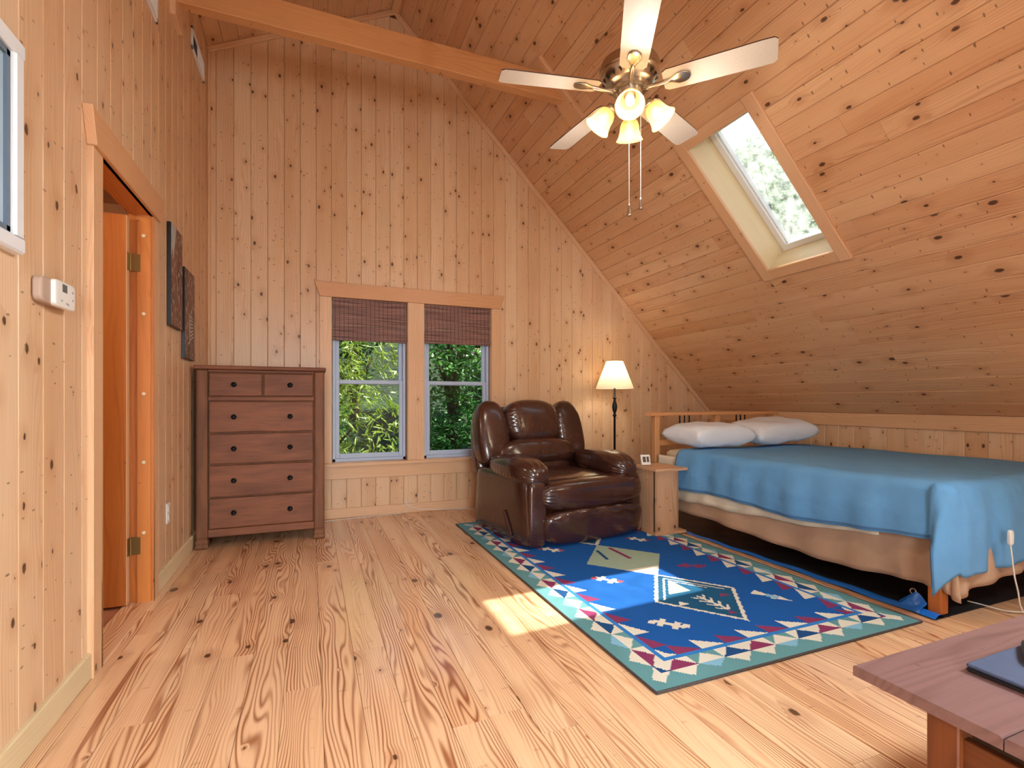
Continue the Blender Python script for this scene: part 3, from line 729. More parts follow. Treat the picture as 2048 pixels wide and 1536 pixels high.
# ---- floor lamp
lamp = thing('floor_lamp', 'floor lamp with dark turned pole and white cone shade', 'floor lamp', (2.968, 4.45, 0))
MB().lathe([(.135, 0), (.135, .012), (.12, .02), (.04, .03), (.018, .05)], 28).obj('base', M_dark, lamp, smooth=True)
MB().lathe([(.0115, .05), (.0115, .90), (.02, .905), (.022, .915), (.014, .925), (.013, .94), (.024, .97), (.028, 1.0), (.024, 1.03), (.013, 1.07), (.012, 1.085), (.02, 1.09), (.02, 1.10), (.012, 1.105), (.010, 1.17), (.010, 1.22)], 16).obj('pole', M_dark, lamp, smooth=True)
sh = NT('lamp_shade_fabric'); sh.base(lin(248, 240, 222), .8)
tr = sh.n('ShaderNodeBsdfTranslucent'); tr.inputs[0].default_value = lin(250, 240, 220)
mx = sh.n('ShaderNodeMixShader'); mx.inputs[0].default_value = .5
sh.t.links.new(sh.p.outputs[0], mx.inputs[1]); sh.t.links.new(tr.outputs[0], mx.inputs[2]); sh.t.links.new(mx.outputs[0], sh.out.inputs[0])
MB().lathe([(.197, 1.195), (.197, 1.20), (.088, 1.478), (.088, 1.482), (.084, 1.482), (.084, 1.478), (.193, 1.20), (.193, 1.195), (.197, 1.195)], 40, cap=False).obj('shade', sh.m, lamp, smooth=True)
e_ = NT('lamp_bulb'); e_.base((1, .9, .75, 1), .5); e_.p.inputs['Emission Color'].default_value = (1, .86, .66, 1); e_.p.inputs['Emission Strength'].default_value = 4.0
MB().superbox((0, 0, 1.30), (.06, .06, .10), 2, 8).obj('bulb', e_.m, lamp, smooth=True)
MB().tube([(0, 0, 1.22), (0, 0, 1.26)], .015, 10).obj('socket', M_dark, lamp)
pl = bpy.data.lights.new('lamp_glow', 'POINT'); pl.energy = 4; pl.color = (1, .95, .87); pl.shadow_soft_size = .04
po = bpy.data.objects.new('lamp_glow', pl); col.objects.link(po); po.parent = lamp; po.location = (0, 0, 1.38)
# ---- ceiling fan
FX, FY, FZ = 1.49, 2.10, 2.63
fan = thing('ceiling_fan', 'five-blade nickel ceiling fan with a lit four-lamp cluster', 'ceiling fan', (FX, FY, FZ))
ctop = SUM - FX - FZ
MB().tube([(0, 0, .13), (0, 0, ctop)], .0125, 12).obj('downrod', M_nickel, fan, smooth=True)
cm = Matrix.Translation((0, 0, ctop - .06))
MB().lathe([(.02, 0), (.06, .02), (.07, .06), (.07, .14)], 24, cm).obj('canopy', M_nickel, fan, smooth=True)
smooth_by_angle(MB().lathe([(.03, .15), (.10, .14), (.142, .125), (.15, .10), (.15, .075), (.146, .07), (.146, .062), (.14, .05), (.115, .022), (.108, .018), (.092, .012), (.088, -.004), (.075, -.008), (.06, -.010)], 40).obj('motor_housing', M_nickel, fan), 35)
for k in range(20):
    a = 2 * PI * k / 20
    m_ = Matrix.Rotation(a, 4, 'Z')
    MB().add([m_ @ Vector(p) for p in ((.136, -.012, .0445), (.136, .012, .0445), (.120, 0, .0265))], [(0, 1, 2)] if True else []).obj('vent_slot', M_nickeld, fan).location.z = -.002
smooth_by_angle(MB().lathe([(.058, -.006), (.062, -.014), (.058, -.03), (.05, -.07), (.046, -.082), (.03, -.09), (.012, -.10), (.0, -.102)], 28).obj('light_hub', M_nickel, fan), 40)
tb = NT('washed_white_blade'); tcb = tb.n('ShaderNodeTexCoord').outputs['Object']
cb_ = tb.mix(tb.math('MULTIPLY', tb.ramp(tb.noise(tb.vec('MULTIPLY', tcb, (60, 400, 1)), 1, 2), .35, .75), .35), lin(206, 196, 184), lin(176, 164, 150)); tb.base(cb_, .5)
M_blade_edge = plain('blade_edge_brown', lin(84, 56, 40), .5)
PH = math.radians(23.7)
out = [(.165, -.05), (.185, -.064), (.30, -.067), (.60, -.072), (.645, -.070), (.66, -.056), (.66, .056), (.645, .070), (.60, .072), (.30, .067), (.185, .064), (.165, .05)]
def blade_mesh():
    b = MB(); n = len(out)
    b.v = [(x, y, -.003) for x, y in out] + [(x, y, .003) for x, y in out]
    b.f = [tuple(range(n - 1, -1, -1)), tuple(range(n, 2 * n))] + [(i, (i + 1) % n, (i + 1) % n + n, i + n) for i in range(n)]
    me = bpy.data.meshes.new('blade'); me.from_pydata(b.v, [], b.f); me.materials.append(tb.m); me.materials.append(M_blade_edge)
    for p in me.polygons:
        p.material_index = 0 if p.index == 0 else 1
    me.update(); return me
bme = blade_mesh(); ime = None
for k in range(5):
    a = PH + 2 * PI * k / 5
    o = link('blade', bme, fan); o.matrix_basis = Matrix.Rotation(a, 4, 'Z') @ Matrix.Rotation(math.radians(-11), 4, 'X')
    if ime is None:
        ib = MB()
        def leafy(q, p):
            wv = 1.0 - .75 * max(0, -q[0]) ** .8
            return (p.x, p.y * wv, p.z * (1 - .4 * abs(q[1])))
        ib.superbox((.235, 0, -.008), (.11, .066, .014), 2.6, 12, leafy)
        ib.tube([(.06, 0, -.006), (.10, 0, -.016), (.14, 0, -.014), (.185, 0, -.009), (.22, 0, -.008)], [.012, .011, .010, .011, .006], 10)
        ob = ib.obj('blade_iron', M_nickel, o, smooth=True); ime = ob.data
    else: link('blade_iron', ime, o)
tg = NT('amber_frosted_glass'); gcol = (.40, .27, .11, 1)
tr = tg.n('ShaderNodeBsdfTranslucent'); tr.inputs[0].default_value = gcol; tp = tg.n('ShaderNodeBsdfTransparent'); tp.inputs[0].default_value = (1, .93, .8, 1)
tg.base((.40, .28, .12, 1), .25)
m1 = tg.n('ShaderNodeMixShader'); m1.inputs[0].default_value = .55; m2 = tg.n('ShaderNodeMixShader'); m2.inputs[0].default_value = .25
tg.t.links.new(tg.p.outputs[0], m1.inputs[1]); tg.t.links.new(tr.outputs[0], m1.inputs[2]); tg.t.links.new(m1.outputs[0], m2.inputs[1]); tg.t.links.new(tp.outputs[0], m2.inputs[2]); tg.t.links.new(m2.outputs[0], tg.out.inputs[0])
eb = NT('glowing_bulb'); eb.base((1, .9, .8, 1), .5); eb.p.inputs['Emission Color'].default_value = (1, .88, .68, 1); eb.p.inputs['Emission Strength'].default_value = 8.0
for k in range(4):
    a = math.radians(235 + 90 * k)
    m_ = Matrix.Translation((0, 0, -.07)) @ Matrix.Rotation(a, 4, 'Z')
    arm_ = thing('lamp_arm'); arm_.parent = fan; arm_.matrix_basis = m_
    MB().tube([(.03, 0, .0), (.06, 0, .008), (.085, 0, -.002), (.10, 0, -.02)], .009, 10).obj('arm_tube', M_nickel, arm_, smooth=True)
    T_ = Matrix.Translation((.092, 0, -.012)) @ Matrix.Rotation(math.radians(-38), 4, 'Y')
    MB().lathe([(.024, .012), (.026, -.004), (.027, -.018)], 20, T_).obj('lamp_collar', M_nickel, arm_, smooth=True)
    MB().lathe([(.026, -.012), (.040, -.024), (.048, -.045), (.051, -.07), (.058, -.095), (.070, -.115), (.0685, -.1155), (.0565, -.096), (.0495, -.071), (.0465, -.046), (.0385, -.026), (.025, -.014)], 28, T_, cap=False).obj('glass_shade', tg.m, arm_, smooth=True)
    MB().superbox((0, 0, -.062), (.044, .044, .07), 2, 8, None, T_).obj('bulb', eb.m, arm_, smooth=True)
    pl = bpy.data.lights.new('bulb_light', 'POINT'); pl.energy = BULB_W; pl.color = (1, .92, .80); pl.shadow_soft_size = .03
    po = bpy.data.objects.new('bulb_light', pl); col.objects.link(po); po.parent = arm_; po.matrix_basis = T_ @ Matrix.Translation((0, 0, -.125))
for dx, dy, zl in ((-.035, -.045, -.60), (.052, -.02, -.545)):
    MB().tube([(dx, dy, -.07), (dx, dy, zl)], .0016, 6).obj('pull_chain', M_whitem, fan)
    MB().lathe([(.0, .004), (.005, .0), (.006, -.012), (.011, -.05), (.010, -.056), (0, -.058)], 12, Matrix.Translation((dx, dy, zl))).obj('chain_fob', M_nickel, fan, smooth=True)
# ---- things on the left wall
def wall_box(o_parent, name, y0, y1, z0, z1, x0, x1, mat, bev=.003): return MB().box(XL + x0, XL + x1, y0, y1, z0, z1).obj(name, mat, o_parent, bevel=bev)
th = thing('thermostat', 'white wall thermostat with small screen beside the doorway', 'thermostat', (XL, 2.055, 1.41))
MB().superbox((.014, 0, 0), (.028, .205, .082), 7, 10).obj('back_case', plain('shaded_white_plastic', lin(176, 150, 132), .5), th, smooth=True)  # case tinted taupe, the shade of its near side put into the colour
MB().superbox((.03, .028, 0), (.02, .15, .086), 8, 12).obj('front_cover', M_white, th, smooth=True)
MB().box(.0385, .0405, .0, .034, .008, .034).obj('screen', plain('thermostat_screen', lin(96, 104, 100), .2), th)
for yy, zz in ((.075, .018), (.075, -.008), (-.005, -.022), (.03, -.026), (.042, -.028)): MB().box(.0385, .041, yy - .004, yy + .004, zz - .003, zz + .003).obj('button', plain('grey_button', lin(150, 150, 146), .5), th)
def art(y0, y1, z0, z1, label, seed):
    t = thing('wall_panel_print', label, 'wall art', (XL, (y0 + y1) / 2, (z0 + z1) / 2), group='narrow wall prints')
    hy, hz = (y1 - y0) / 2, (z1 - z0) / 2
    MB().box(0, .022, -hy, hy, -hz, hz).obj('panel', M_black, t, bevel=.002)
    m = NT('sepia_print_%d' % seed); tc = m.n('ShaderNodeTexCoord').outputs['Object']
    v = m.vec('ADD', m.vec('MULTIPLY', tc, (1, 16, 5)), (seed * 3.1, seed, 0))
    n = m.noise(v, 1.0, 5, .7, .6); n2 = m.noise(m.vec('MULTIPLY', tc, (1, 30, 22)), 1.0, 4, .7)
    c = m.mix(m.ramp(n, .35, .62), lin(58, 40, 38), lin(128, 82, 66)); c = m.mix(m.ramp(n2, .54, .62), c, lin(186, 170, 158)); m.base(c, .5)
    MB().box(.0221, .0228, -hy + .003, hy - .003, -hz + .003, hz - .003).obj('print', m.m, t)
    return t, hy, hz
a1, hy, hz = art(3.50, 3.785, 1.516, 2.13, 'narrow dark print with pale sky at its top, by the doorway', 1)
b = MB(); b.prism([(-hy + .004, hz - .004), (-.02, hz - .004), (-.09, hz - .22), (-.10, hz - .14), (-hy + .004, hz - .2)], .0228, .0232, plane='yz').obj('pale_sky', plain('print_sky', lin(176, 178, 180), .6), a1, fix=True)
a2, hy, hz = art(3.855, 4.148, 1.347, 1.952, 'narrow dark print with white stair rails, above the dresser', 2)
b = MB()
for k in range(7):
    z = -hz + .13 + .028 * k
    b.prism([(.0, z), (.11 - .006 * k, z + .035 - .008 * k), (.11 - .006 * k, z + .045 - .008 * k), (.0, z + .009)], .0228, .0234, plane='yz')
b.prism([(-.06, -hz + .1), (.0, -hz + .12), (-.02, -hz + .30), (-.028, -hz + .30), (-.012, -hz + .125), (-.06, -hz + .108)], .0228, .0234, plane='yz')
b.obj('white_rails', plain('print_white', lin(200, 192, 186), .6), a2, fix=True)
def grille(y0, y1, z0, z1, label, n, open_=False):
    g = thing('vent_grille', label, 'vent', (XL, (y0 + y1) / 2, (z0 + z1) / 2)); hy, hz = (y1 - y0) / 2, (z1 - z0) / 2
    b = MB()
    for a in ((-hy, hy, -hz, -hz + .022), (-hy, hy, hz - .022, hz), (-hy, -hy + .022, -hz, hz), (hy - .022, hy, -hz, hz)): b.box(0, .012, a[0], a[1], a[2], a[3])
    b.obj('grille_frame', M_whitem, g, bevel=.002)
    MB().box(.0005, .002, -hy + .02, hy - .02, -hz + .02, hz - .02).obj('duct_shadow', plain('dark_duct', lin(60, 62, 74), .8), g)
    for k in range(n):
        yy = -hy + .025 + (2 * hy - .05) * (k + .5) / n
        if open_ and k < n * .42: continue
        m_ = Matrix.Translation((.007, yy, 0)) @ Matrix.Rotation(math.radians(40), 4, 'Z')
        MB().box(-.006, .006, -.0009, .0009, -hz + .02, hz - .02, m_).obj('louver', M_whitem, g)
grille(4.146, 4.575, 3.585, 3.745, 'small white wall vent near the far corner', 24, True)
grille(2.70, 3.28, 3.14, 3.60, 'large white return-air vent high on the left wall', 30)
fr = thing('framed_picture', 'white-framed picture with pale blue glass near the thermostat', 'picture', (XL, 1.45, 1.78))
fy0, fy1, fz, fw_ = -.42, .40, .30, .046
for sg in (-1, 1):
    plank(fr, 'frame_bar', (.03, fy0, sg * (fz - fw_ / 2)), ey, ez, ex, fy1 - fy0, fw_, .03, M_whitem, ch=.006, k0=0, k1=0)
    plank(fr, 'frame_bar', (.0298, fy0 + fw_ / 2 if sg < 0 else fy1 - fw_ / 2, -fz + fw_), ez, ey, ex, 2 * fz - 2 * fw_, fw_, .0298, M_whitem, ch=.006)
b = MB()
for a in ((-.372, .352, -.252, -.235), (-.372, .352, .235, .252), (-.372, -.355, -.25, .25), (.335, .352, -.25, .25)): b.box(0, .018, a[0], a[1], a[2], a[3])
b.obj('inner_frame', plain('slate_frame', lin(92, 108, 124), .4), fr)
MB().box(.004, .010, -.36, .34, -.24, .24).obj('picture_glass', plain('pale_blue_print', lin(184, 206, 220), .12, 0, .3, .25, 3), fr)
ol = thing('wall_outlet', 'white outlet cover on the left wall below the prints', 'outlet', (XL, 3.52, .395))
MB().box(0, .006, -.037, .037, -.06, .06).obj('cover_plate', M_white, ol, bevel=.002)
for zz in (-.024, .024): MB().superbox((.007, 0, zz), (.006, .03, .034), 6, 6).obj('receptacle', plain('outlet_grey', lin(206, 202, 194), .4), ol)
# ---- cable along the far baseboard
c_ = thing('white_cable', 'thin white cable looping along the floor below the windows', 'cable', (.8, 4.74, 0))
pts = [(-.75, -.06, .004), (-.5, -.03, .004), (-.25, -.005, .004), (-.02, .0, .006), (.045, .01, .03), (.06, .014, .07), (.045, .016, .1), (.03, .016, .108), (.05, .016, .085), (.12, .012, .045), (.25, .005, .02), (.45, .0, .006), (.8, -.01, .004), (1.1, -.02, .004)]
def smoothpath(p, n=6):
    P = [Vector(q) for q in p]; o = []
    for i in range(len(P) - 1):
        p0, p1, p2, p3 = P[max(i - 1, 0)], P[i], P[i + 1], P[min(i + 2, len(P) - 1)]
        for k in range(n):
            t = k / n; o.append(.5 * ((2 * p1) + (-p0 + p2) * t + (2 * p0 - 5 * p1 + 4 * p2 - p3) * t * t + (-p0 + 3 * p1 - 3 * p2 + p3) * t ** 3))
    return o + [P[-1]]
MB().tube(smoothpath(pts), .0032, 6).obj('cable_run', plain('white_rubber', lin(226, 220, 210), .5), c_, smooth=True)
# ================================================================ BED CORNER
BX0, BX1, BY_F, BY_H, ZT = 2.885, 4.33, 1.47, 3.62, .645
bed = thing('bed', 'pine bed with slatted headboard under the slope', 'bed', (2.86, BY_F, 0))
def bx(name, x0, x1, y0, y1, z0, z1, mat=None, bev=.004): return MB().box(x0 - 2.86, x1 - 2.86, y0 - BY_F, y1 - BY_F, z0, z1).obj(name, mat or M_bedv, bed, bevel=bev)
M_bedv = pine('bed_post_pine', lin(214, 158, 108), lin(200, 140, 90), lin(170, 104, 58), ringk=.3, kr=.012, kd=(2.5, 7), kmin=.3, rough=.45, axis='z')
M_tailleg = pine('orange_leg_pine', lin(206, 124, 60), lin(190, 108, 48), lin(150, 80, 34), ringk=.35, kr=.01, rough=.45, axis='z')
for x0 in (2.87, 3.58, 4.275): bx('headboard_post', x0, x0 + .055, 3.66, 3.715, .0066, .935)
MB().prism([(-.06, .932), (1.53, .932), (1.50, .962), (-.03, .962)], 3.64 - BY_F, 3.735 - BY_F).obj('top_rail', pine('bed_rail_pine', lin(214, 158, 108), lin(200, 140, 90), lin(170, 104, 58), ringk=.3, kr=.012, kd=(2.5, 7), kmin=.3, axis='x'), bed, bevel=.003, fix=True)
for z0 in (.66, .30): bx('cross_rail', 2.925, 4.275, 3.675, 3.70, z0, z0 + .05, bpy.data.materials['bed_rail_pine'])
for xs in (3.17, 3.225, 3.28, 3.86, 3.915, 3.97): MB().tube([(xs - 2.86, 3.6875 - BY_F, .70), (xs - 2.86, 3.6875 - BY_F, .935)], .0065, 8).obj('headboard_bar', M_dark, bed)
for x0, y0 in ((2.875, 1.475), (4.28, 1.475)): bx('leg', x0, x0 + .06, y0, y0 + .06, .0066, .36, M_tailleg)
for x0 in (2.90, 4.285): bx('side_rail', x0, x0 + .03, 1.54, 3.66, .24, .36)
bx('end_rail', 2.94, 4.28, 1.49, 1.52, .24, .36)
for k in range(9): bx('bed_slat', 2.94, 4.28, 1.62 + k * .23, 1.71 + k * .23, .34, .36, None, .002)
tC = lambda nm, c, r=.85, sc=500: plain(nm, c, r, bump=.25, bscale=sc, bdist=.0008)
M_cream = tC('cream_sheet_cotton', lin(232, 222, 200)); M_tan = plain('tan_skirt_cotton', lin(186, 154, 128), .85, var=.1, vscale=4, bump=.4, bscale=18, bdist=.01)
M_blue = plain('blue_fleece', lin(98, 156, 206), .95, var=.12, vscale=7, bump=.45, bscale=11, bdist=.02)
mt = thing('mattress', 'cream sheeted mattress under the blue blanket', 'mattress', (BX0, BY_F, .361))
MB().superbox(((BX1 - BX0) / 2, (BY_H - BY_F) / 2, .142), (BX1 - BX0, BY_H - BY_F, .283), 14, 14).obj('mattress_body', M_cream, mt, smooth=True)
def curtain(path, ztop, zbot, nz, ripple, name, mat, parent, th=.004, off=(0, 0, 0)):
    """hanging cloth along an xy path; zbot(i/n) gives the hem"""
    P = smoothpath([(p[0], p[1], 0) for p in path], 14); n = len(P)
    b = MB(); vs = []
    for j in range(nz + 1):
        for i, p in enumerate(P):
            t = (P[min(i + 1, n - 1)] - P[max(i - 1, 0)]).normalized(); nr = Vector((-t.y, t.x, 0)) * -1
            f = j / nz; s_ = i / (n - 1)
            zz = ztop + (zbot(s_) - ztop) * f
            r_ = ripple(s_, f)
            vs.append((p.x + nr.x * r_ - off[0], p.y + nr.y * r_ - off[1], zz - off[2]))
    fs = [(j * n + i, j * n + i + 1, (j + 1) * n + i + 1, (j + 1) * n + i) for j in range(nz) for i in range(n - 1)]
    b.add(vs, fs); o = b.obj(name, mat, parent, smooth=True)
    md = o.modifiers.new('thickness', 'SOLIDIFY'); md.thickness = th; md.offset = 0
    return o
sk_ = thing('bed_skirt', 'tan pleated bed skirt hanging below the cream sheet', 'bed skirt', (BX0, BY_F, .0))
path = [(BX0 - .005, BY_H), (BX0 - .008, 3.0), (BX0 - .01, 2.4), (BX0 - .01, 1.9), (BX0 - .012, 1.56), (BX0 + .0, BY_F - .02), (BX0 + .06, BY_F - .035), (3.3, BY_F - .03), (3.8, BY_F - .03), (BX1, BY_F - .03)]
path = [p for p in path]
curtain(path, .40, lambda s_: .125 + .018 * math.sin(s_ * 17) - .02 * math.exp(-((s_ - .62) / .05) ** 2) + .02 * math.exp(-((s_ - .8) / .1) ** 2), 10, lambda s_, f: f * (.012 + .012 * math.sin(s_ * 95) + .01 * math.sin(s_ * 41 + 1)), 'skirt_cloth', M_tan, sk_, off=(BX0, BY_F, 0))
sh_ = thing('bed_sheet', 'cream sheet hanging over the mattress edge below the blanket', 'sheet', (BX0, BY_F, 0))
curtain([(BX0 - .018, BY_H - .01), (BX0 - .022, 3.2), (BX0 - .022, 2.7), (BX0 - .022, 2.2), (BX0 - .022, 1.75)], .59, lambda s_: .238 + .03 * s_ + .075 * s_ ** 3 + .006 * math.sin(s_ * 23), 10, lambda s_, f: f * (.012 + .006 * math.sin(s_ * 60)) + .002, 'sheet_drop', M_cream, sh_, th=.003, off=(BX0, BY_F, 0))
# blanket: a sheet of cloth folded over the left edge and the foot end
bl = thing('blanket', 'blue fleece blanket draped over the bed with a hanging corner', 'blanket', (BX0, BY_F, 0))
BLY, Lb, rr_ = 3.33, 3.33 - (BY_F + .02), .045
XE = BX0 + .012
def fold(d):
    q = rr_ * PI / 2
    if d < q: return rr_ * math.sin(d / rr_), rr_ * (1 - math.cos(d / rr_))
    return rr_, rr_ + d - q
def blanket_pt(a, b_):
    top = ZT + .013 + .006 * math.sin(a * 7 + b_ * 3) * math.sin(b_ * 5 + 1)
    du, dv = max(0, -a), max(0, b_ - Lb)
    x = XE + max(a, 0); y = BLY - min(b_, Lb)
    if du > 0 and dv > 0:
        r = math.hypot(du, dv); ph = math.atan2(dv, du); h, dz = fold(r)
        fl = .34 * max(0, r - .08) * math.sin(2 * ph) ** 2
        return (x - h * math.cos(ph) - .045 * math.cos(ph) - fl * .8, y - h * math.sin(ph) - .035 * math.sin(ph) + fl * .10, top - dz * .97)
    if du > 0:
        h, dz = fold(du); k = min(1, du / .2)
        rip = k * (.010 * math.sin(b_ * 13) + .007 * math.sin(b_ * 29 + 1) + .008 * math.sin(b_ * 5 + 2))
        return (x - h - .045 * k - rip, y, top - dz)
    if dv > 0:
        h, dz = fold(dv); k = min(1, dv / .2)
        rip = k * (.014 * math.sin(a * 16) + .008 * math.sin(a * 33 + 1))
        return (x, y - h - .035 * k - rip, top - dz)
    return (x, y, top)
NA, NB = 110, 130
vs = []
for j in range(NB + 1):
    for i in range(NA + 1):
        fa, fb = i / NA, j / NB
        bmax = Lb + .47 - .05 * max(0, min(1, (fa - .4) / .3))
        b_ = fb * bmax
        amin = -(.345 - .012 * math.sin(b_ * 4) - .03 * max(0, min(1, (b_ - 1.2) / .5)))
        a = amin + (1.435 - amin) * fa
        p = blanket_pt(a, b_); vs.append((p[0] - BX0, p[1] - BY_F, p[2]))
b = MB(); b.add(vs, [(j * (NA + 1) + i, (j + 1) * (NA + 1) + i, (j + 1) * (NA + 1) + i + 1, j * (NA + 1) + i + 1) for j in range(NB) for i in range(NA)])
o = b.obj('blanket_cloth', M_blue, bl, smooth=True); md = o.modifiers.new('thickness', 'SOLIDIFY'); md.thickness = .006; md.offset = 0
hem = [Vector(vs[j * (NA + 1) + 1]) + Vector((-.003, 0, 0)) for j in range(0, NB + 1)]
MB().tube(hem, .006, 6).obj('hem', plain('blue_hem', lin(70, 116, 160), .9), bl, smooth=True)
def pillow(loc, rz, tilt, size, label, seed):
    t = thing('pillow', label, 'pillow', loc, rz)
    hx, hy, hz = size[0] / 2, size[1] / 2, size[2] / 2
    b = MB(); n = 26; rng = random.Random(seed)
    phs = [rng.uniform(0, 6) for _ in range(4)]
    def P(u, v, sg):
        U, V = 2 * u - 1, 2 * v - 1
        e = (max(0, 1 - U ** 4) * max(0, 1 - V ** 4)) ** .42
        wr = 1 + .05 * math.sin(5 * U + 3 * V + phs[0]) + .03 * math.sin(9 * U - 6 * V + phs[1])
        cx = 1 - .06 * (1 - abs(V) ** 3) * abs(U) ** 3; cy = 1 - .08 * (1 - abs(U) ** 3) * abs(V) ** 3
        edge = .006 * math.sin(30 * U + phs[2]) * abs(V) ** 6
        return (U * hx * cx, V * hy * cy, hz + sg * hz * e * wr + edge)
    b.grid(n, n, lambda u, v: P(u, v, 1)); b.grid(n, n, lambda u, v: P(v, u, -1))
    o = b.obj('pillow_case', M_pil, t, smooth=True)
    bm = bmesh.new(); bm.from_mesh(o.data); bmesh.ops.remove_doubles(bm, verts=bm.verts, dist=.0006); bm.to_mesh(o.data); bm.free()
    o.data.polygons.foreach_set('use_smooth', [True] * len(o.data.polygons))
    o.rotation_euler = tilt
    return t
M_pil = plain('pale_grey_pillowcase', lin(222, 227, 234), .85, var=.04, vscale=9, bump=.5, bscale=16, bdist=.012)
pillow((3.20, 3.36, .675), math.radians(4), (math.radians(2), math.radians(0), 0), (.70, .44, .20), 'pale grey pillow slumped by the free side of the bed', 1)
pillow((3.93, 3.36, .70), math.radians(-3), (math.radians(7), math.radians(-4), 0), (.70, .46, .20), 'pale grey pillow lying against the knee wall side', 2)
# electric blanket cord
ec = thing('power_cord', 'white cord and connector hanging from the foot of the blanket', 'cord', (3.22, 1.355, .0))
MB().superbox((0, .005, .385), (.03, .02, .075), 4, 8).obj('connector', M_white, ec, smooth=True)
MB().tube(smoothpath([(0, .005, .35), (.004, .0, .28), (.0, -.01, .2), (.01, -.02, .12), (.03, -.02, .05), (.07, -.03, .006), (.2, -.05, .005)]), .0035, 6).obj('cord_run', bpy.data.materials['white_rubber'], ec, smooth=True)
MB().tube(smoothpath([(-.02, .17, .012), (.0, .10, .010), (.02, .03, .008), (.12, -.02, .006), (.3, -.03, .006)]), .0035, 6).obj('cord_run', bpy.data.materials['white_rubber'], ec, smooth=True)
# ---- tarp under the bed
tp = thing('tarp', 'black and blue plastic tarp spread on the floor under the bed', 'tarp', (2.80, 1.46, 0))
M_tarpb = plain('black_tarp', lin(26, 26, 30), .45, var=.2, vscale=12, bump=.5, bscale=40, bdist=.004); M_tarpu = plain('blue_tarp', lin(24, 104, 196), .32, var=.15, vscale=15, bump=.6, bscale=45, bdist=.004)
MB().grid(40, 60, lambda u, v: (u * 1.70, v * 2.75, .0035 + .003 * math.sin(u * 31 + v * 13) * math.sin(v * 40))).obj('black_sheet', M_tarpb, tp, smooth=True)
def edge(u, v):
    wdt = .035 + .05 * max(0, 1 - v * 1.4)
    return (-.005 + u * wdt, v * 2.0, .006 + .016 * math.sin(u * PI) * (1 - .6 * v) + .003 * math.sin(v * 37))
MB().grid(8, 60, edge).obj('blue_edge', M_tarpu, tp, smooth=True)
def ear(u, v):
    return (-.005 + .02 * u + .07 * v * (1 - .3 * u), .07 + .13 * u, .007 + .075 * v * math.sin(PI * min(1, u * .8 + .2)) + .006 * math.sin(u * 9 + v * 5))
MB().grid(12, 10, ear).obj('turned_up_corner', M_tarpu, tp, smooth=True)
MB().lathe([(.010, 0), (.016, 0), (.016, .002), (.010, .002), (.010, 0)], 16, Matrix.Translation((.095, .15, .078)) @ Matrix.Rotation(math.radians(-70), 4, 'Y'), cap=False).obj('grommet', plain('steel', lin(190, 190, 196), .3, 1), tp, smooth=True)
# ---- rug
RW, RL = 1.55, 2.67
rug = thing('area_rug', 'blue kilim rug with diamonds and triangle border under the recliner', 'rug', (1.16, 1.47, 0))
C = .0075; nx_, ny_ = int(RW / C), int(RL / C)
sx_ = (np.arange(nx_) + .5) * RW / nx_; ty_ = (np.arange(ny_) + .5) * RL / ny_
S_, T_ = np.meshgrid(sx_, ty_)
palette = {'teal': (96, 146, 150), 'cream': (222, 214, 196), 'blue': (14, 84, 158), 'navy': (20, 70, 120), 'maroon': (132, 48, 88), 'sky': (130, 180, 206), 'stripe': (44, 120, 190), 'dteal': (18, 82, 118), 'mint': (158, 178, 156), 'coral': (176, 74, 80)}
names = list(palette); cid = {k: i for i, k in enumerate(names)}
img = np.full(S_.shape, cid['blue'])
def paint(mask, c): img[mask] = cid[c]
def border(p, q, Lp):   # p along the edge, q distance from the outer edge
    U = Lp / round(Lp / .145); i = np.floor(p / U).astype(int); f = p / U - i; tri = 1 - np.abs(2 * f - 1)
    m = q < .165
    paint(m, 'teal')
    inner = (q >= .10) & (q < .165); g = (q - .10) / .065
    paint(inner, 'cream')
    paint(inner & (i % 3 == 0) & (g < tri), 'navy'); paint(inner & (i % 3 == 1) & (g < tri), 'maroon')
    paint(inner & (i % 3 == 2) & (g > tri), 'teal'); paint(inner & (i % 3 == 2) & (g < tri * .0), 'sky')
    outer = (q >= .038) & (q < .10); g2 = (.10 - q) / .062
    paint(outer & (i % 3 != 2) & (g2 < tri), 'cream'); paint(outer & (i % 3 == 2) & (g2 < tri * .8), 'sky')
    paint((q >= .165) & (q < .185), 'stripe')
    V = Lp / round(Lp / .28); f2 = p / V - np.floor(p / V); g3 = (q - .185) / .085
    paint((q >= .185) & (q < .27) & (f2 < .5) & (g3 < 1 - f2 * 2), 'maroon')
    paint((q >= .185) & (q < .27) & (f2 >= .5) & (g3 < 1 - (f2 - .5) * 2), 'cream')
dist_sides = [S_, RW - S_, T_, RL - T_]; which = np.argmin(np.stack(dist_sides), 0)
keep = img.copy()
for k, (p, q, Lp) in enumerate(((T_, S_, RL), (T_, RW - S_, RL), (S_, T_, RW), (S_, RL - T_, RW))):
    before = img.copy(); border(p, q, Lp); img = np.where((which == k), img, before)
def diamond(cx, cy, hx, hy): return np.abs(S_ - cx) / hx + np.abs(T_ - cy) / hy
d2 = diamond(.785, .665, .27, .345)
saw = .035 * np.abs(((S_ * 28) % 1) - .5) * 2
paint(d2 < 1.0 + saw, 'cream'); paint(d2 < .93, 'dteal')
paint((d2 < .80) & (d2 > .75) & (T_ > .665) , 'cream'); paint((d2 < .66) & (d2 > .62) & (T_ > .72), 'cream')
paint((d2 < .62) & (T_ > .72) & (S_ < .80), 'mint')
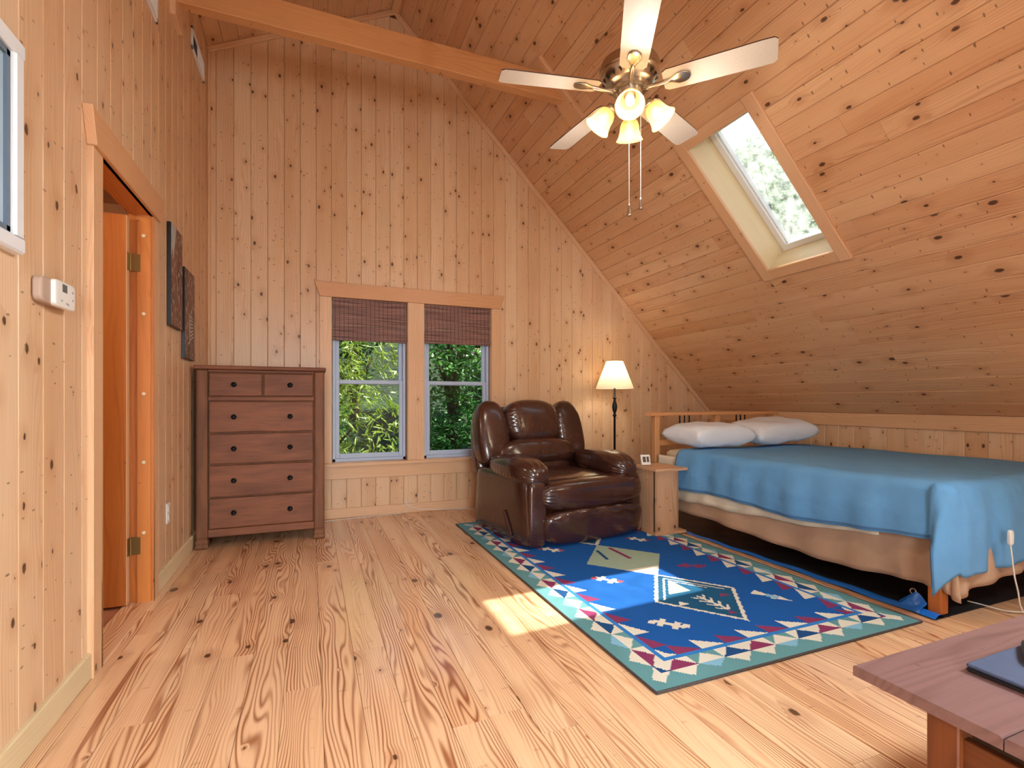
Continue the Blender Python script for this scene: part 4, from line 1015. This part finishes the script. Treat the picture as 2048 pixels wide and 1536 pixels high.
d1 = diamond(.785, 1.33, .29, .345); paint(d1 < 1.0, 'mint'); paint((np.abs(S_ - .70 - (T_ - 1.5) * .2) < .012) & (np.abs(T_ - 1.46) < .1), 'navy'); paint((np.abs(S_ - .83) < .016) & (np.abs(T_ - 1.45) < .13), 'maroon')
paint((d1 < 1.0) & (T_ < 1.14), 'cream')
d3 = diamond(.785, 2.0, .28, .33); paint(d3 < 1.0 + saw, 'cream'); paint(d3 < .9, 'dteal')
def shape(cx, cy, rot, pieces):
    c_, s_ = math.cos(rot), math.sin(rot); u = (S_ - cx) * c_ + (T_ - cy) * s_; v = -(S_ - cx) * s_ + (T_ - cy) * c_
    for colr, fn in pieces: paint(fn(u, v), colr)
def bug(c1, c2): return [(c1, lambda u, v: (np.abs(v) < .014) & (np.abs(u) < .075)), (c1, lambda u, v: (np.abs(np.abs(u) - .035) < .014) & (np.abs(v) < .042)), (c2, lambda u, v: (np.abs(np.abs(u) - .075) < .016) & (np.abs(v - .02 * np.sign(u)) < .018))]
shape(1.10, 1.05, -.6, bug('maroon', 'maroon')); shape(.41, .43, -.9, bug('cream', 'cream')); shape(.46, 1.04, -1.0, bug('cream', 'coral')); shape(1.155, 1.69, -1.0, bug('cream', 'maroon')); shape(.42, 1.70, -.9, bug('cream', 'coral')); shape(1.12, 2.25, -.7, bug('cream', 'sky'))
def arrow(c1, c2): return [(c1, lambda u, v: (u > -.1) & (u < .1) & (np.abs(v) < .035 * (1 - (u + .1) % .1 / .1))), (c2, lambda u, v: (u > -.03) & (u < .03) & (np.abs(v) < .02))]
shape(1.15, .49, -1.1, arrow('cream', 'sky'))
shape(.79, .55, 1.7, [('cream', lambda u, v: (np.abs(v) < .008) & (np.abs(u) < .10)), ('cream', lambda u, v: (np.abs(u) < .10) & (np.abs(np.abs(v) - ((u + .1) % .05)) < .009) & (np.abs(v) < .045))])
def tri_(cx, cy, w_, h_): return (T_ > cy) & (T_ < cy + h_) & (np.abs(S_ - cx) < w_ * (1 - (T_ - cy) / h_))
paint(tri_(.635, .575, .035, .05), 'cream'); paint(tri_(.92, .59, .04, .04), 'maroon'); paint(tri_(.79, .405, .025, .04), 'maroon')
gx, gy = np.linspace(0, RW, nx_ + 1), np.linspace(0, RL, ny_ + 1)
GX, GY = np.meshgrid(gx, gy)
V_ = np.stack([GX, GY, np.full(GX.shape, .009)], -1).reshape(-1, 3)
I0 = (np.arange(ny_)[:, None] * (nx_ + 1) + np.arange(nx_)[None, :]).reshape(-1)
Fq = np.stack([I0, I0 + 1, I0 + nx_ + 2, I0 + nx_ + 1], -1)
me = bpy.data.meshes.new('woven_field'); me.vertices.add(len(V_)); me.vertices.foreach_set('co', V_.astype(np.float32).ravel())
me.loops.add(Fq.size); me.loops.foreach_set('vertex_index', Fq.astype(np.int32).ravel())
me.polygons.add(len(Fq)); me.polygons.foreach_set('loop_start', np.arange(0, Fq.size, 4, dtype=np.int32)); me.polygons.foreach_set('loop_total', np.full(len(Fq), 4, dtype=np.int32))
me.update(calc_edges=True)
pal = np.array([lin(*palette[k]) for k in names]); ca_ = me.color_attributes.new('weave', 'FLOAT_COLOR', 'CORNER')
ca_.data.foreach_set('color', np.repeat(pal[img.reshape(-1)], 4, 0).astype(np.float32).ravel())
tw = NT('kilim_wool'); vc = tw.n('ShaderNodeVertexColor', layer_name='weave').outputs[0]; tcw = tw.n('ShaderNodeTexCoord').outputs['Object']
nz = tw.noise(tw.vec('MULTIPLY', tcw, (260, 700, 1)), 1.0, 2)
tw.base(tw.mix(tw.math('MULTIPLY', tw.ramp(nz, .35, .75), .3), vc, (.02, .03, .05, 1)), .95, spec=.2); tw.bump(nz, .5, .002)
link('woven_field', me, rug, tw.m)
MB().box(.0005, RW - .0005, .0005, RL - .0005, .001, .0085).obj('rug_base', plain('rug_underside', lin(70, 80, 90), .95), rug)
loop = [(0, 0, .0055), (RW / 2, 0, .0055), (RW, 0, .0055), (RW, RL / 2, .0055), (RW, RL, .0055), (RW / 2, RL, .0055), (0, RL, .0055), (0, RL / 2, .0055), (0, 0, .0055)]
MB().tube(loop, .0055, 6).obj('binding', plain('dark_binding', lin(74, 62, 58), .95, var=.5, vscale=90), rug)
# ---- low chest in the foreground with a laptop
ch = thing('low_chest', 'reddish-stained wooden low chest with thick board top', 'chest', (1.147, .76, 0))
TT = .46
M_chtop = M_chest
plank(ch, 'top_board', (.0, -.1325, TT), ex, -ey, ez, .86, .265, .024, M_chest, ch=.004)
plank(ch, 'top_board', (.0, -.4, TT), ex, -ey, ez, .86, .265, .024, M_chest, ch=.003)
plank(ch, 'top_board', (.0, -.6675, TT), ex, -ey, ez, .86, .265, .024, M_chest, ch=.003)
plank(ch, 'top_board', (.0, -.935, TT), ex, -ey, ez, .86, .265, .024, M_chest, ch=.004)
for xx in (.02, .79):
    for yy in (-.19, -.98): MB().box(xx, xx + .05, yy, yy + .055, 0, TT - .025).obj('leg', M_legd, ch, bevel=.003) if False else MB().box(xx, xx + .05, yy, yy + .055, 0, TT - .025).obj('leg', pine('chest_leg_wood', lin(122, 66, 32), lin(104, 52, 24), lin(70, 34, 16), ringk=.4, ringf=220, kr=.01, axis='z') if 'chest_leg_wood' not in bpy.data.materials else bpy.data.materials['chest_leg_wood'], ch, bevel=.003)
plank(ch, 'side_panel', (.035, -.92, .22), ey, ez, -ex, .73, .36, .018, M_chestd, ch=.002)
plank(ch, 'side_panel', (.825, -.92, .22), ey, ez, ex, .73, .36, .018, M_chestd, ch=.002)
plank(ch, 'end_panel', (.07, -.15, .22), ex, ez, ey, .72, .36, .018, M_chestd, ch=.002)
plank(ch, 'end_panel', (.07, -.96, .22), ex, ez, -ey, .72, .36, .018, M_chestd, ch=.002)
lp = thing('laptop', 'closed slate-coloured laptop lying on the reddish chest', 'laptop', (1.352, .648, TT + .0005))
MB().box(0, .34, -.24, 0, .0, .009).obj('laptop_base', M_black, lp, bevel=.003)
MB().box(0, .34, -.24, 0, .0095, .018).obj('laptop_lid', M_slate, lp, bevel=.004, seg=2)
rm = thing('remote_control', 'small black remote lying on the slate laptop', 'remote', (1.52, .60, TT + .0195), math.radians(25))
MB().superbox((0, 0, .009), (.13, .04, .018), 5, 8).obj('remote_body', M_black, rm, smooth=True)
for k in range(6): MB().lathe([(.005, 0), (.005, .0015), (0, .002)], 8, Matrix.Translation((-.04 + .016 * k, 0, .0172))).obj('remote_button', plain('dark_grey_rubber', lin(60, 60, 64), .6) if k == 0 else bpy.data.materials['dark_grey_rubber'], rm)
# ================================================================ OUTSIDE
gr = structure('ground', 'grassy ground sloping up outside the house', 'ground')
tgd = NT('forest_floor'); tcg = tgd.n('ShaderNodeTexCoord').outputs['Object']
tgd.base(tgd.mix(tgd.ramp(tgd.noise(tcg, .8, 5, .7), .35, .65), lin(24, 44, 22), lin(48, 74, 36)), .95); tgd.bump(tgd.noise(tcg, 3, 5, .7), 1.0, .3)
MB().grid(40, 40, lambda u, v: ((u - .5) * 70, -6 + v * 46, -3.2 + max(0, -6 + v * 46 - 9) * .62 + max(0, (u - .5) * 70 - 9) * .45 + .5 * math.sin(u * 40) * math.sin(v * 33))).obj('terrain', tgd.m, gr, smooth=True)
def leaf_mat(name, a, b_):
    t = NT(name); oi = t.n('ShaderNodeTexCoord').outputs['Object']; n = t.noise(oi, 2.2, 4, .7)
    n2 = t.noise(oi, 30, 1)
    c = t.mix(t.ramp(t.math('ADD', t.math('MULTIPLY', n, .6), t.math('MULTIPLY', n2, .4)), .35, .65), a, b_)
    t.base(c, .45); tr = t.n('ShaderNodeBsdfTranslucent'); t.set(tr.inputs[0], c); mx = t.n('ShaderNodeMixShader'); mx.inputs[0].default_value = .35
    t.t.links.new(t.p.outputs[0], mx.inputs[1]); t.t.links.new(tr.outputs[0], mx.inputs[2]); t.t.links.new(mx.outputs[0], t.out.inputs[0]); return t.m
def leaves(n, clusters, ln, wd, droop, seed):
    rg = np.random.default_rng(seed); cl = np.array(clusters, float)
    w_ = cl[:, 3] * cl[:, 4] * cl[:, 5]; k = rg.choice(len(cl), n, p=w_ / w_.sum())
    d = rg.normal(size=(n, 3)); d /= np.linalg.norm(d, axis=1)[:, None]; rad = rg.uniform(.55, 1.0, n) ** .6
    pos = cl[k, :3] + d * rad[:, None] * cl[k, 3:6]
    ax = rg.normal(size=(n, 3)); ax[:, 2] = ax[:, 2] * .5 - droop; ax /= np.linalg.norm(ax, axis=1)[:, None]
    sd_ = np.cross(ax, rg.normal(size=(n, 3)) + np.array([0, 0, 1.5])); sd_ /= np.linalg.norm(sd_, axis=1)[:, None]
    nn = np.cross(ax, sd_); L_ = ln * rg.uniform(.6, 1.25, n)[:, None]; W_ = wd * rg.uniform(.7, 1.2, n)[:, None]
    v = np.stack([pos, pos + ax * L_ * .45 + sd_ * W_ * .5 - nn * W_ * .12, pos + ax * L_ - nn * L_ * .12, pos + ax * L_ * .45 - sd_ * W_ * .5 - nn * W_ * .12], 1).reshape(-1, 3)
    i = np.arange(n) * 4
    return v, np.concatenate([np.stack([i, i + 1, i + 2], 1), np.stack([i, i + 2, i + 3], 1)])
def tree(name, label, base, h, clusters, n, ln, wd, droop, mat, seed, grp=None):
    t = thing(name, label, 'tree', base, group=grp); rg = random.Random(seed)
    b = MB(); b.tube(smoothpath([(0, 0, 0), (.1, .05, h * .3), (-.05, .1, h * .6), (.05, 0, h * .9)], 4), [.16 - .12 * i / 12 for i in range(13)], 8)
    b.obj('trunk', M_bark, t, smooth=True)
    for c in clusters:
        z0 = h * .3 + rg.random() * .2 * h; z0 = min(z0, c[2])
        MB().tube(smoothpath([(0, 0, z0), (c[0] * .4, c[1] * .4, z0 + (c[2] - z0) * .6), (c[0], c[1], c[2])], 4), [.05 - .042 * i / 8 for i in range(9)], 6).obj('branch', M_bark, t, smooth=True)
    v, f = leaves(n, clusters, ln, wd, droop, seed)
    me = bpy.data.meshes.new('foliage'); me.from_pydata(v.tolist(), [], f.tolist()); me.update()
    o = link('foliage', me, t, mat); o['kind'] = 'stuff'
    return t
M_bark = plain('tree_bark', lin(92, 74, 58), .9, var=.5, vscale=20)
L_peach = leaf_mat('yellow_green_leaves', lin(96, 132, 36), lin(150, 168, 70)); L_mid = leaf_mat('mid_green_leaves', lin(44, 104, 44), lin(96, 150, 70)); L_deep = leaf_mat('deep_green_leaves', lin(26, 70, 36), lin(66, 116, 62)); L_pale = leaf_mat('pale_green_leaves', lin(120, 150, 110), lin(190, 205, 170))
G = -3.2
tree('peach_tree', 'yellow-green tree with long drooping leaves close outside the window', (-.3, 7.6, G), 5.0,
     [(.3, -.5, 3.2, .7, .6, .55), (.9, -.6, 4.0, .7, .6, .6), (.2, -.4, 4.9, .9, .6, .6), (1.15, -.3, 4.9, .5, .5, .35), (.5, -.7, 4.4, .6, .5, .5), (-.6, 0, 4.2, .8, .7, .9), (.75, -.3, 2.6, .6, .5, .4), (.3, 0, 5.8, .9, .7, .6)], 5200, .15, .032, .9, L_peach, 3)
rt = random.Random(5)
for i, (x_, y_, kind, h) in enumerate(((-.75, 10.9, 1, 7.5), (2.95, 10.8, 1, 7.0), (-4.4, 11.0, 1, 8.0), (4.8, 14.7, 2, 9.0), (1.1, 14.6, 2, 10.0), (-2.6, 14.8, 2, 8.5), (8.5, 14.6, 2, 10.5), (6.65, 10.8, 1, 8.0))):
    cl = []
    for k in range(13):
        a = rt.uniform(0, 2 * PI); r = rt.uniform(.2, .95); z = rt.uniform(.1, 1.0) * h
        cl.append((r * math.cos(a), r * math.sin(a), z, rt.uniform(.65, .85), rt.uniform(.65, .85), rt.uniform(.5, .9)))
    gz = -3.2 + max(0, y_ - 9) * .62 - .3
    lab = ['', 'mid-green leafy tree filling the view behind the paired windows', 'deep-green tree standing further back beyond the windows'][kind]
    tree('broadleaf_tree', lab, (x_, y_, gz), h, cl, 7500, .15, .085, .35, L_mid if kind == 1 else L_deep, 20 + i, ['', 'leafy trees outside the windows', 'deep-green trees further back'][kind])
for i, (x_, y_, h) in enumerate(((10.8, 3.4, 10.5), (12.2, 8.6, 12.5), (15.5, 12.6, 12.5))):
    cl = []
    for k in range(14):
        a = rt.uniform(0, 2 * PI); r = rt.uniform(.2, 1.35); cl.append((r * math.cos(a), r * math.sin(a), rt.uniform(.3, 1.0) * h, rt.uniform(.7, 1.0), rt.uniform(.7, 1.0), rt.uniform(.6, 1.0)))
    tree('pale_tree', 'pale sunlit tree seen through the skylight', (x_, y_, -2.6), h, cl, 6000, .17, .1, .3, L_pale, 60 + i, 'pale trees beyond the skylight')
